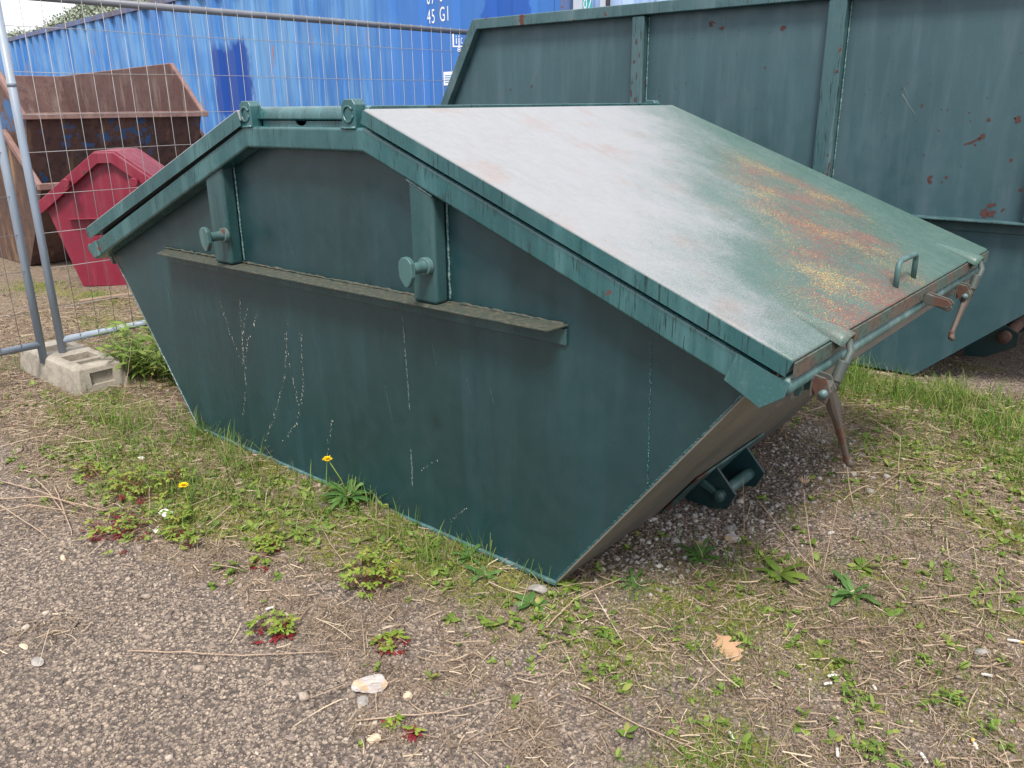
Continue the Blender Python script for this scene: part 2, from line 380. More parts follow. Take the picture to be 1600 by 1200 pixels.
def npmesh(name, V, faces, m, parent=None, smooth=False):
    me = bpy.data.meshes.new(name); V = np.asarray(V, np.float32).reshape(-1, 3)
    off = parent_off(parent); V = V-np.array(off, np.float32)
    faces = [np.asarray(f, np.int32) for f in faces if len(f)]
    me.vertices.add(len(V)); me.vertices.foreach_set('co', V.ravel())
    nl = sum(f.size for f in faces); me.loops.add(nl)
    me.loops.foreach_set('vertex_index', np.concatenate([f.ravel() for f in faces]))
    st = []; o = 0
    for f in faces:
        st.append(o+np.arange(len(f))*f.shape[1]); o += f.size
    st = np.concatenate(st).astype(np.int32); me.polygons.add(len(st)); me.polygons.foreach_set('loop_start', st)
    if smooth: me.polygons.foreach_set('use_smooth', np.ones(len(st), bool))
    me.update(calc_edges=True)
    for k in (m if isinstance(m, (list, tuple)) else [m]): me.materials.append(M[k])
    ob = bpy.data.objects.new(name, me); COL.objects.link(ob)
    if parent: ob.parent = parent
    return ob
def vnoise(x, y, s, seed=0.):
    return np.array([mnoise.noise(Vector((a*s+seed, b*s-seed*1.7, seed*.37))) for a, b in zip(x, y)])
def blob(x, y, pts):
    o = np.zeros_like(x)
    for (px, py, rx, ry, a) in pts: o = np.maximum(o, a*np.exp(-(((x-px)/rx)**2+((y-py)/ry)**2)))
    return o

# ------------------------------------------------------------------ ground cover maps (metres)
def clumpy(x, y, s_=9., p=2):
    c_ = np.sin(x*s_+2.1*np.sin(y*s_*.7))*np.sin(y*s_*1.1+1.7*np.sin(x*s_*.6))
    return np.clip(.5+.6*c_, 0, 1)**p
def f_gravel(x, y):
    yb = np.interp(x, [-3, -1.386, -.42, .05, .62, 1.02, 1.31, 1.6, 2.0, 2.6], [-.60, -.72, -.88, -.72, -.70, -.78, -.95, -1.1, -1.2, -1.4])
    g = np.clip((yb-y)/.22+.5, 0, 1)
    g = np.maximum(g, blob(x, y, [(1.22, .9, .22, 1.0, 1.), (1.2, .3, .2, .25, .9), (1.5, 3.05, .35, .28, 1.), (.6, .9, .9, .9, 1.), (1.9, 3.3, .5, .5, .8), (-.2, -.95, .5, .2, .8)]))
    g = np.maximum(g, .42*np.clip((x-.8)/.4, 0, 1)*np.clip((.30-y)/.5, 0, 1))
    g = np.maximum(g, .35*blob(x, y, [(1.65, .9, .35, .4, 1.), (.75, -.45, .5, .2, 1.)]))
    n_ = .5+.5*np.sin(x*11+2.3*np.sin(y*9+x*3))*np.sin(y*12+1.9*np.sin(x*8))
    return np.clip(g+(n_-.5)*.45*(g > .03)*(g < .97)+(x > -2)*.18*n_, 0, 1)
def f_green(x, y):
    n_ = clumpy(x+7, y, 6.5, 1)*clumpy(y*1.3, x*1.1+3, 5, 1)
    front = np.interp(x, [-3, -1.386, -.42, .05, .62, 1.02, 1.31, 1.6, 2.0, 2.6], [-.55, -.62, -.76, -.60, -.56, -.60, -.66, -.75, -.85, -.95])
    base = np.clip((y-front)/.12, 0, 1)*n_*1.0*((x > -1.9)*1.+(x <= -1.9)*.45)
    under = (x > .9) & (y > .2+.0*x) & (x < 1.42-.0*y) & (y < 1.9)
    base = np.where(under, base*.15, base)
    return np.maximum(base, blob(x, y, [(-.55, -.12, .42, .13, 1.), (-.90, -.16, .35, .20, .75), (.15, -.18, .45, .14, .8), (.55, -.16, .38, .17, .95), (.85, -.05, .2, .14, .75), (.3, -.33, .3, .13, .6),
                       (-.45, -.42, .45, .26, .85), (-.1, -.35, .4, .18, .75), (-1.1, -.35, .5, .28, .8), (-1.7, -.2, .5, .3, .7), (1.5, .15, .5, .3, .55), (1.9, .55, .4, .4, .4), (1.4, -.15, .4, .2, .5), (1.7, -.2, .5, .2, .4), (2.2, .2, .4, .4, .4), (1.25, 2.5, .55, .35, 1.), (1.75, 2.45, .35, .4, .8), (1.65, 1.75, .36, .45, .62), (1.95, 1.3, .28, .4, .42), (2.1, .8, .3, .35, .35),
                       (1.5, .35, .25, .25, .55), (1.05, -.08, .3, .16, .6), (-1.35, -.25, .4, .25, .55), (-2.0, .35, .4, .3, .6), (-3.4, .7, .8, .35, .6), (-4.3, 1.0, .6, .25, .7), (-3.0, .15, .5, .25, .5), (-5.2, .9, .6, .3, .6), (1.75, .35, .3, .2, .4), (2.3, 2.2, .5, .7, .4)]))
def f_straw(x, y):
    b = np.clip(1-f_gravel(x, y)*1.15, 0, 1)
    b = b*(.72+.28*blob(x, y, [(-1.4, -.25, .9, .45, 1.), (1.75, 1.3, .6, 1.0, 1.), (-.6, -.45, .5, .3, .8), (2, .2, .6, .5, .7), (-3, .3, 1.5, 1.2, .9)]))
    return np.maximum(b, blob(x, y, [(.09, -1.09, .10, .09, .75), (-.75, -.85, .30, .12, .5)]))
def ground_z(x, y):
    z = .010*np.sin(x*2.1+1.3)*np.cos(y*1.7+.4)+.006*np.sin(x*5.3+y*4.1)-.006
    # soil banked unevenly against the skip's lower edge
    bank = np.exp(-((y+.035)/.045)**2)*(np.abs(x) < 1.12)*(.010+.012*np.sin(x*7.3+1)*np.sin(x*3.1+.4)+.005*np.sin(x*23))
    return z+bank

# ground sheet out to the horizon, fine cells where the photo stands close
def axis(lo, hi, step, far):
    a = np.arange(lo, hi+1e-6, step); e = [.1, .25, .5, .9, 1.5, 2.5, 4, 7, 12, 25, 60, 150, far]
    return np.concatenate([lo-np.array(e[::-1]), a, hi+np.array(e)])
gx = axis(-4.4, 3.2, .035, 700); gy = axis(-2.2, 4.0, .035, 700)
GX, GY = np.meshgrid(gx, gy); x_, y_ = GX.ravel(), GY.ravel()
near = ((np.abs(x_) < 6) & (np.abs(y_) < 6))
gz = np.where(near, ground_z(x_, y_), -.006)
nx, ny = len(gx), len(gy)
ii = (np.arange(ny-1)[:, None]*nx+np.arange(nx-1)[None, :]).ravel()
gnd = npmesh('ground', np.stack([x_, y_, gz], 1), [np.stack([ii, ii+1, ii+nx+1, ii+nx], 1)], 'ground', smooth=True)
gnd['kind'] = 'structure'
ca = gnd.data.color_attributes.new('cover', 'FLOAT_COLOR', 'POINT')
colr = np.stack([f_gravel(x_, y_), f_green(x_, y_), f_straw(x_, y_), np.ones_like(x_)], 1).astype(np.float32)
ca.data.foreach_set('color', colr.ravel())

# ------------------------------------------------------------------ green lidded skip in front
SK = thing('lidded_skip', 'dark green lidded skip with worn chalky lid standing in front in the weeds', 'skip', (0, .85, 0))
YB = 1.70
def onsl(x): return 0
prof = [(-1.063, .004), (1.058, .004), (1.660, .795), (.357, 1.315), (-.307, 1.315), (-1.690, .795)]
b = MB()                                                    # trough: two side sheets 6 mm thick, floor and the two sloping ends
b.prism(prof, 'y', 0, .006); b.prism(prof, 'y', YB-.006, YB)
b.poly([(-1.063, .006, .004), (1.058, .006, .004), (1.058, YB-.006, .004), (-1.063, YB-.006, .004)], [(0, 1, 2, 3)])
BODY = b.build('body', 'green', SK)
for (xa, za, xb, zb, sg) in ((1.058, .004, 1.725, .878, 1), (-1.063, .004, -1.74, .872, -1)):
    n_ = Vector((zb-za, 0, -(xb-xa))).normalized()*.006*sg
    q = [(xa, za), (xb, zb), (xb+n_.x, zb+n_.z), (xa+n_.x, za+n_.z)]
    MB().prism(q, 'y', -.002, YB+.002).build('sloping_end', 'under', SK)
MB().box(-1.075, 1.07, -.014, -.0005, .002, .016).build('base_strip', 'worn', SK, .003)

# rim: box section following the top edge
def rim(y0, y1, h=.074):
    top = [(-1.738, .812), (-.307, 1.373), (.357, 1.373), (1.722, .853)]
    def off(hh):
        out = []
        for i, p in enumerate(top):
            ns = []
            for a, c in ((i-1, i), (i, i+1)):
                if a < 0 or c >= len(top): continue
                d_ = Vector((top[c][0]-top[a][0], top[c][1]-top[a][1])).normalized(); ns.append(Vector((d_.y, -d_.x)))
            n1 = ns[0]
            if len(ns) == 2:
                m_ = (ns[0]+ns[1]).normalized(); n1 = m_/m_.dot(ns[0])
            out.append((p[0]+n1.x*hh, p[1]+n1.y*hh))
        return out
    low = off(h)
    rings = []
    for a, c in zip(top, low): rings.append([(a[0], y0, a[1]), (a[0], y1, a[1]), (c[0], y1, c[1]), (c[0], y0, c[1])])
    # end pieces dropping past the last corner
    e0 = rings[0]; e1 = rings[-1]
    m = MB().loft(rings)
    return m, top, low
for y0, y1 in ((-.07, .0015), (YB-.0015, YB+.07)):
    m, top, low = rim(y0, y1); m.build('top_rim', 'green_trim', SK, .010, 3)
# end caps of the near rim, sheets folded round the corner
for (pt, q) in (((1.722, .853), [(1.640, .884), (1.726, .851), (1.772, .838), (1.762, .800), (1.706, .762), (1.612, .812)]), ((-1.738, .812), [(-1.66, .842), (-1.737, .812), (-1.752, .806), (-1.742, .782), (-1.700, .752), (-1.63, .775)])):
    for y0, y1 in ((-.0745, -.0702), (YB+.0702, YB+.0745)):
        MB().prism(q, 'y', y0, y1).build('rim_end_cap', 'capscuff', SK, .0015)
# tube along both ends
for sgn, xe, ze in ((1, 1.757, .825), (-1, -1.740, .795)):
    MB().tube([(xe, -.072, ze), (xe, .4, ze), (xe, 1.2, ze), (xe, YB+.07, ze)], .021, 12).build('end_tube', 'worn', SK, smooth=True)
    MB().prism([(xe-sgn*.045, ze+.012), (xe-sgn*.008, ze+.012), (xe-sgn*.008, ze-.055), (xe-sgn*.045, ze-.085)], 'y', .003, YB-.003).build('end_flange', 'under', SK, .003)
# stiffener posts
for (x0, x1, z0, za, zb) in ((-.628, -.506, .846, 1.184, 1.229), (.531, .636, .848, 1.226, 1.182)):
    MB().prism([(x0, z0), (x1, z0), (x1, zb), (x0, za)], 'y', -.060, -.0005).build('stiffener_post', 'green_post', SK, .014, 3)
    # weld bead down the right side
    path = [(x1+.006, -.004, z0+.01+(zb-.01-z0)*k/26) for k in range(27)]
    MB().tube([(p[0]+random.uniform(-.0012, .0012), p[1], p[2]) for p in path], [random.uniform(.0028, .005) for _ in path], 6).build('weld_seam', 'weld', SK, smooth=True)
    MB().tube([(x0+(x1-x0)*k/9, -.061, za+(zb-za)*k/9-.001) for k in range(10)], [random.uniform(.0025, .004) for _ in range(10)], 6).build('weld_seam', 'weld', SK, smooth=True)
# ledge rail
LR = MB().poly([(-1.060, -.082, .842), (1.085, -.078, .848), (1.102, -.0005, .852), (-1.126, -.0005, .846),
                (-1.060, -.082, .836), (1.085, -.078, .842), (1.102, -.0005, .846), (-1.126, -.0005, .840)],
               [(0, 1, 2, 3), (7, 6, 5, 4), (0, 4, 5, 1), (1, 5, 6, 2), (2, 6, 7, 3), (3, 7, 4, 0)]).build('support_ledge', 'ledge', SK, .002)
MB().box(-1.118, 1.098, -.0085, -.0005, .790, .839).build('support_ledge_flange', 'green_post', SK, .002)
pth = [(-1.12+2.21*k/120, -.006, .851) for k in range(121)]
MB().tube([(p[0], p[1]+random.uniform(-.002, .002), p[2]+random.uniform(-.001, .003)) for p in pth], [random.uniform(.003, .007) for _ in pth], 6).build('weld_seam', 'ledge', SK, smooth=True)
# trunnion pins with egg-shaped keeper plates
for cx_, cz_, tilt in ((-.513, .966, .10), (.610, .970, .06)):
    g = MB().tube([(cx_-.004+.0, -.058, cz_), (cx_-.002, -.075, cz_), (cx_, -.142, cz_)], .018, 14)
    g.tube([(cx_-.004, -.0595, cz_), (cx_-.004, -.080, cz_)], .028, 16)
    pin = g.build('lifting_pin', 'worn', SK, .003, 2, smooth=True)
    el = []
    for k in range(20):
        a = 2*math.pi*k/20; rx, rz = .031*(1-.42*max(0, -math.sin(a))), .047
        px_, pz_ = rx*math.cos(a), rz*math.sin(a)-.006
        px_ = math.copysign(min(abs(px_)*1.12, .029), px_)
        el.append((cx_+px_*math.cos(tilt)-pz_*math.sin(tilt), cz_+px_*math.sin(tilt)+pz_*math.cos(tilt)))
    pl_ = MB().prism(el, 'y', -.160, -.142).build('keeper_plate', 'worn', SK, .004)
    pl_.parent = pin; pl_.location = (0, 0, 0)
# weld seams on the body edges
def bead(path, r0=.002, r1=.005, m='weld', n=60, parent=SK, jit=.002):
    pts = []
    L = [Vector(p) for p in path]
    for i in range(len(L)-1):
        for k in range(n): pts.append(L[i].lerp(L[i+1], k/n))
    pts.append(L[-1])
    return MB().tube([(p.x+random.uniform(-jit, jit), p.y+random.uniform(-jit, jit)*.3, p.z+random.uniform(-jit, jit)) for p in pts], [random.uniform(r0, r1) for _ in pts], 6).build('weld_seam', m, parent, smooth=True)
bead([(1.060, .000, .01), (1.655, .000, .79)], .0018, .0042, 'green_trim', n=220, jit=.0016)
bead([(-1.065, .000, .01), (-1.685, .000, .79)], .002, .004, n=90)
bead([(1.368, -.0005, .86), (1.376, -.0005, .44)], .0006, .0022, 'green_trim', n=170, jit=.0028)
# lids
def lid_prof(sg):
    if sg > 0: A, B = (.372, 1.430), (1.778, .894)
    else: A, B = (-.322, 1.430), (-1.730, .898)
    d_ = Vector((B[0]-A[0], B[1]-A[1])).normalized(); n_ = Vector((d_.y, -d_.x))
    if n_.y > 0: n_ = -n_
    h = .042
    return A, B, [A, B, (B[0]+n_.x*h, B[1]+n_.y*h), (A[0]+n_.x*h, A[1]+n_.y*h)], n_, d_
LIDS = []
for sg in (1, -1):
    A, B, q, n_, d_ = lid_prof(sg)
    h = .042
    top = [A, B, (B[0]+n_.x*.004, B[1]+n_.y*.004), (A[0]+n_.x*.004, A[1]+n_.y*.004)]
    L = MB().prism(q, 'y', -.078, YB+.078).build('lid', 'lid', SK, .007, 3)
    LIDS.append(L)
    # folded side flange, painted green with dribbles, standing 1.5 mm proud of the sheet
    dz = [(p[0]+n_.x*.006, p[1]+n_.y*.006) for p in (A, B)]
    hs = h+.004 if sg > 0 else h+.016
    bt = [(p[0]+n_.x*hs, p[1]+n_.y*hs) for p in (B, A)]
    for y0, y1 in ((-.0805, -.0782), (YB+.0782, YB+.0805)):
        f = MB().prism([dz[0], dz[1], bt[0], bt[1]], 'y', y0, y1).build('lid_flange', 'green_trim', SK)
        f.parent = L; f.location = (0, 0, 0)
    # front lip
    e0 = Vector((B[0], B[1]))
    o_ = d_*.0026
    sx_ = .0 if sg > 0 else 0.
    f = MB().prism([(e0.x, e0.y-.007), (e0.x+sg*.003, e0.y-.009), (e0.x+sg*.003, e0.y-.044), (e0.x, e0.y-.044)], 'y', -.078, YB+.078)
    f = f.build('lid_lip', 'lip', SK); f.parent = L; f.location = (0, 0, 0)
for sg in (1, -1):
    A, B, q, n_, d_ = lid_prof(sg)
    for y0, y1 in ((-.022, -.012), (YB+.012, YB+.022)):
        MB().prism([(A[0]+n_.x*.043+d_.x*.02, A[1]+n_.y*.043+d_.y*.02), (B[0]+n_.x*.043-d_.x*.03, B[1]+n_.y*.043-d_.y*.03), (B[0]+n_.x*.10-d_.x*.06, B[1]+n_.y*.10-d_.y*.06), (A[0]+n_.x*.085+d_.x*.02, A[1]+n_.y*.085+d_.y*.02)], 'y', y0, y1).build('gap_shade_strip', 'black', SK)  # black strips standing in for the shade inside the lid gap
# fixed ridge panel between the hinges
rp = []
for k in range(7):
    a = math.pi/2*k/6; rp.append((-.012-.030*math.sin(a), 1.402+.036*math.cos(a)))
rp = [(YB+.0, 1.438)]+[(p[0], p[1]) for p in rp]+[(-.042, 1.397), (-.02, 1.390), (YB, 1.390)]
MB().prism(rp, 'x', -.300, .340).build('ridge_panel', 'green_trim', SK, .003)
nt_ = [(-.235, 1.371), (-.235, 1.392), (-.045, 1.392)]
for k in range(9):
    a = math.pi*k/8; nt_.append((-.012-.03*math.cos(a), 1.391-.016*math.sin(a)))
nt_ += [(.235, 1.392), (.235, 1.371)]
MB().prism(nt_, 'y', -.032, -.026).build('notched_plate', 'green_trim', SK, .001)
for y0 in (-.068, YB+.02):
    for xc in (-.285, .285):
        hw = .034
        zt = 1.458 if y0 < 0 else (1.450 if xc > 0 else 1.432)
        hp = MB().prism([(xc-hw, 1.370), (xc+hw, 1.370), (xc+hw, zt-.016), (xc+hw-.014, zt), (xc-hw+.014, zt), (xc-hw, zt-.016)], 'y', y0, y0+.045).build('hinge_plate', 'green_trim', SK, .003)
        ring = [(xc+.023*math.cos(a), y0-.001, 1.413-(1.458-zt)*.6+.024*math.sin(a)*(1 if y0 < 0 else .6)) for a in [.5+5.6*k/18 for k in range(19)]]
        wr = MB().tube(ring, [random.uniform(.003, .0055) for _ in ring], 6).build('weld_ring', 'green_trim', SK, smooth=True)
        wr.parent = hp; wr.location = (0, 0, 0)
        pb = MB().tube([(xc-hw, y0-.002, 1.372), (xc-.01, y0-.003, 1.371), (xc+hw, y0-.002, 1.372)], .005, 6).build('weld_seam', 'green_trim', SK, smooth=True)
        pb.parent = hp; pb.location = (0, 0, 0)
# lid grab handle
A, B, q, n_, d_ = lid_prof(1)
def lidpt(u, y, h=0): return (A[0]+d_.x*u-n_.x*h, y, A[1]+d_.y*u-n_.y*h)
hx = 1.455
h0 = lidpt(hx, 0)
def lidpt_v(u, y, h): return (h0[0]+.004, y, h0[2]+h)
hd = MB().tube([lidpt_v(hx, .775, -.01), lidpt_v(hx, .775, .05), lidpt_v(hx, .779, .066), lidpt_v(hx, .792, .074), lidpt_v(hx, .860, .074), lidpt_v(hx, .934, .074), lidpt_v(hx, .947, .066), lidpt_v(hx, .951, .05), lidpt_v(hx, .951, -.01)], .0085, 10).build('lid_handle', 'worn', SK, smooth=True)
hd.parent = LIDS[0]; hd.location = (0, 0, 0)
# latch hoods on the lid: half cones rising from the sheet to an arch over the lip
for yc in (.180, 1.500):
    rings = []
    for k in range(9):
        s_ = k/8; u = 1.375+.165*s_; r_ = .005+.025*min(1, s_*1.25)**.8
        rings.append([lidpt(u, yc+r_*math.cos(a)*1.25, -.004+r_*math.sin(a)*1.0) for a in [math.pi*j/10 for j in range(11)]])
    m = MB(); m.loft(rings, False, False)
    inn = [[lidpt(1.375+.165*k/8-.002, yc+(.003+.021*min(1, k/8*1.25)**.8)*math.cos(a)*1.05, -.008+(.003+.023*min(1, k/8*1.25)**.8)*math.sin(a)) for a in [math.pi*j/10 for j in range(11)]] for k in range(9)]
    o = len(m.v); m.loft(inn, False, False)
    n11 = 11
    for j in range(10): m.f.append((8*n11+j, 8*n11+j+1, o+8*n11+j+1, o+8*n11+j))
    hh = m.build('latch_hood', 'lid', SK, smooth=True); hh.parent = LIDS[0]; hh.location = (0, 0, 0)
    # rubbed pad beside the hood
# over-centre latches
for yc, hand in ((.100, Vector((.015, .150, -.230))), (1.42, Vector((-.010, -.105, -.125)))):
    lt = thing('latch', '', '', (1.775, yc, .80)); del lt['label']; del lt['category']
    lt.parent = SK; lt.location = Vector((1.775, yc, .80))-SK.location
    hook = [(1.772, yc+.075, .862), (1.790, yc+.080, .884), (1.812, yc+.070, .888), (1.826, yc+.048, .868), (1.822, yc+.028, .838), (1.812, yc+.012, .806), (1.806, yc+.006, .775)]
    MB().tube(hook, [.007, .009, .0095, .0095, .0095, .011, .012], 10).build('hook', 'rustgreen', lt, smooth=True)
    MB().tube([(1.818, yc+.030, .850), (1.811, yc+.010, .800)], .0145, 10).build('hook_collar', 'rustgreen', lt, .004, smooth=True)
    # bracket: folded plate loop hanging from the tube
    bk = MB()
    for dy in (-.045, -.012):
        bk.prism([(1.772, .828), (1.806, .822), (1.822, .790), (1.812, .758), (1.790, .765), (1.772, .80)], 'y', yc+dy, yc+dy+.006)
    bk.box(1.770, 1.776, yc-.045, yc-.006, .770, .826)
    bk.build('latch_bracket', 'rustgreen', lt, .002)
    MB().tube([(1.806, yc-.060, .785), (1.806, yc+.028, .785)], .010, 10).build('pivot_pin', 'worn', lt, smooth=True)
    p0 = Vector((1.806, yc-.010, .785)); e = p0+hand
    dirn = hand.normalized(); side = Vector((0, 1, 0)); side = (side-dirn*side.dot(dirn)).normalized(); oth = dirn.cross(side)
    lev = MB(); rings = []
    for s_, wd, th in ((-.08, .013, .010), (.06, .020, .012), (.20, .023, .012), (.38, .0135, .009), (.70, .0105, .008), (.92, .0095, .007), (1.0, .012, .009)):
        c_ = p0+hand*s_
        rings.append([c_+side*wd*a_+oth*th*b_ for a_, b_ in ((-1, -.5), (-.6, -1), (.6, -1), (1, -.5), (1, .5), (.6, 1), (-.6, 1), (-1, .5))])
    lev.loft(rings).build('lever', 'rustgreen', lt, .002, smooth=True)
    tip = MB().tube([e-dirn*.004, e+dirn*.012+oth*.004, e+dirn*.018+oth*.014], [.010, .011, .007], 8).build('lever_tip', 'rustgreen', lt, smooth=True)
# loose hasp tabs in the middle of the tube and under it
hp = MB()
for dy, a in ((.0, .1), (.020, -.05), (.036, .06)):
    hp.prism([(1.775, .848), (1.785, .870), (1.850, .848+a*.1), (1.862, .836+a*.1), (1.852, .822+a*.1), (1.790, .836)], 'y', .925+dy, .931+dy)
hp.build('hasp', 'rustgreen', SK, .002)
for yy in (.020, .075):
    tb = [(1.728, .835), (1.756, .835), (1.768, .800), (1.762, .778), (1.744, .774), (1.734, .790)]
    MB().prism(tb, 'y', yy, yy+.007).build('lug_tab', 'worn', SK, .002)
# tipping bracket under the sloping end
br = thing('tipping_bracket', '', '', (1.2, .9, .1)); del br['label']; del br['category']
br.parent = SK; br.location = Vector((1.2, .9, .1))-SK.location
def wallpt(z, off=0): return (1.058+.763*z+off*.795, z-off*.607)
q0 = wallpt(.012, .008); q1 = wallpt(.19, .008); q2 = wallpt(.19, .016); q3 = wallpt(.012, .016)
MB().prism([q0, q1, q2, q3], 'y', .62, 1.17).build('backing_plate', 'worn', br, .002)
for yy in (.785, 1.03):
    a0 = wallpt(.175, .0165); a1 = wallpt(.014, .0165)
    MB().prism([a0, (1.285, .080), (1.255, .012), (1.19, -.004), (a1[0]+.01, .002), a1], 'y', yy, yy+.012).build('bracket_plate', 'green', br, .0015)
MB().tube([(1.226, .76, .062), (1.226, .9, .062), (1.226, 1.055, .062)], .023, 16).build('bracket_bar', 'worn', br, smooth=True)
MB().tube([(1.226, .784, .062), (1.226, .772, .062)], [.030, .028], 16).build('bar_collar', 'green', br, .002, smooth=True)
MB().prism([wallpt(.12, .017), (1.222, .078), (1.214, .062), wallpt(.098, .017)], 'y', .764, .784).build('gusset', 'worn', br, .003)
# dried trails and scratches on the near side
fl = MB(); rr = random.Random(3)
trails = [[(-.572, .70), (-.602, .43), (-.601, .318), (-.657, .159)], [(-.52, .69), (-.585, .52), (-.60, .40)], [(-.249, .654), (-.311, .406), (-.406, .232), (-.503, .078)], [(-.173, .615), (-.184, .405), (-.253, .227), (-.37, .11)],
          [(-.018, .298), (-.05, .21), (-.07, .136)], [(.454, .206), (.50, .25), (.555, .288)], [(.605, .067), (.64, .11), (.684, .142)], [(-.724, .663), (-.69, .55), (-.62, .43)], [(.565, .20), (.575, .21)], [(-.28, .60), (-.26, .45), (-.23, .30)], [(-.45, .66), (-.56, .50), (-.60, .36)]]
for tr in trails:
    for (a, c) in zip(tr, tr[1:]):
        n_k = int(math.hypot(a[0]-c[0], a[1]-c[1])/.0062)
        for k in range(n_k):
            if rr.random() < .45: continue
            s_ = (k+rr.random())/max(1, n_k); px_ = a[0]+(c[0]-a[0])*s_+rr.gauss(0, .0035); pz_ = a[1]+(c[1]-a[1])*s_+rr.gauss(0, .003)
            ra = rr.uniform(.0007, .0022)*(1.7 if rr.random() < .10 else 1); rb = ra*rr.uniform(1., 2.6)
            ang = rr.gauss(.1, .5)
            P_ = []
            for j in range(6):
                t_ = 2*math.pi*j/6; lx, lz = ra*math.cos(t_)*rr.uniform(.7, 1.2), rb*math.sin(t_)
                P_.append((px_+lx*math.cos(ang)-lz*math.sin(ang), -.0014, pz_+lx*math.sin(ang)+lz*math.cos(ang)))
            fl.poly(P_, [tuple(range(6))])
merge(BODY, fl, 'fleck')
sc_ = MB()
for path, wd in (([(.412, .78), (.417, .66), (.421, .55), (.424, .44)], .0035), ([(.418, .295), (.4195, .22), (.417, .145)], .0045), ([(.70, .62), (.715, .56)], .0012), ([(.80, .60), (.815, .55)], .0012), ([(-1.167, .66), (-1.155, .56)], .002), ([(-.95, .60), (-.93, .53)], .0012), ([(.55, .70), (.565, .63)], .001), ([(.30, .5), (.33, .38)], .001), ([(-.20, .98), (-.17, .91)], .0012), ([(.82, .86), (.85, .76)], .001)):
    for (a, c) in zip(path, path[1:]):
        for k in range(14):
            s0, s1 = k/14, (k+.9)/14
            if rr.random() < .18: continue
            w_ = wd*rr.uniform(.35, 1.1); j_ = rr.gauss(0, wd*.25)
            xa, za = a[0]+(c[0]-a[0])*s0+j_, a[1]+(c[1]-a[1])*s0; xb, zb = a[0]+(c[0]-a[0])*s1+j_, a[1]+(c[1]-a[1])*s1
            sc_.poly([(xa-w_, -.0012, za), (xb-w_*.8, -.0012, zb), (xb+w_*.8, -.0012, zb), (xa+w_, -.0012, za)], [(0, 1, 2, 3)])
merge(BODY, sc_, 'scuff')

# ------------------------------------------------------------------ large open skip behind on the right
BS = thing('open_skip', 'big weathered grey-green open skip with rust chips, standing behind the lidded one', 'skip', (.13, 3.8, 0))
F = 2.925; D2 = 1.78
P2 = [(-1.04, .003), (1.302, .003), (2.640, 1.19), (2.11, 1.985), (-1.872, 1.985), (-2.36, 1.19)]
b = MB(); b.prism(P2, 'y', F, F+.006); b.prism(P2, 'y', F+D2-.006, F+D2)
for (a, c, sg) in ((P2[1], P2[2], 1), (P2[0], P2[5], -1)):
    n_ = Vector((c[1]-a[1], -(c[0]-a[0]))).normalized()*.006*sg
    b.prism([a, c, (c[0]+n_.x, c[1]+n_.y), (a[0]+n_.x, a[1]+n_.y)], 'y', F-.001, F+D2+.001)
b.poly([(-1.04, F+.006, .004), (1.302, F+.006, .004), (1.302, F+D2-.006, .004), (-1.04, F+D2-.006, .004)], [(0, 1, 2, 3)])
# broken rust chips are a part of their own; the body carries only faded paint
BODY2 = b.build('body', 'green_big', BS)
tp = [P2[5], P2[4], P2[3], P2[2]]
def off2(pts, h):
    out = []
    for i, p in enumerate(pts):
        ns = []
        for a, c in ((i-1, i), (i, i+1)):
            if a < 0 or c >= len(pts): continue
            d_ = Vector((pts[c][0]-pts[a][0], pts[c][1]-pts[a][1])).normalized(); ns.append(Vector((d_.y, -d_.x)))
        m_ = ns[0] if len(ns) == 1 else (ns[0]+ns[1]).normalized()
        m_ = m_/m_.dot(ns[0]); out.append((p[0]+m_.x*h, p[1]+m_.y*h))
    return out
hi, lo = off2(tp, -.028), off2(tp, .040)
for y0, y1 in ((F-.062, F-.001), (F+D2+.001, F+D2+.062)):
    MB().loft([[(a[0], y0, a[1]), (a[0], y1, a[1]), (c[0], y1, c[1]), (c[0], y0, c[1])] for a, c in zip(hi, lo)]).build('top_rim', 'green_bigtrim', BS, .006, 2)
for xe, ze in ((2.66, 1.18), (-2.38, 1.18)):
    MB().tube([(xe, F-.06, ze), (xe, F+1, ze), (xe, F+D2+.06, ze)], .03, 10).build('end_tube', 'green_bigtrim', BS, smooth=True)
for (x0, x1) in ((-.565, -.475), (.642, .742), (1.70, 1.80)):
    MB().prism([(x0, .872), (x1, .872), (x1, 1.944), (x0, 1.944)], 'y', F-.055, F-.0005).build('stiffener_post', 'green_bigtrim', BS, .012, 3)
    pt_ = [(x1+.005, F-.004, .88+1.06*k/60) for k in range(61)]
    MB().tube(pt_, [random.uniform(.003, .0055) for _ in pt_], 6).build('weld_seam', 'weld', BS, smooth=True)
MB().box(-1.95, 2.30, F-.075, F-.0005, .858, .867).build('support_ledge', 'green_bigtrim', BS, .002)
MB().box(-1.94, 2.29, F-.009, F-.0005, .805, .857).build('support_ledge_flange', 'green_big', BS, .002)
for yy in (F+.50, F+1.05):
    MB().prism([(1.44, .10), (1.60, .245), (1.70, .19), (1.70, .12), (1.55, .03), (1.44, .02)], 'y', yy, yy+.014).build('bracket_plate', 'green', BS, .002)
MB().tube([(1.635, F+.45, .17), (1.635, F+1.1, .17)], .034, 14).build('bracket_bar', 'rust', BS, smooth=True)
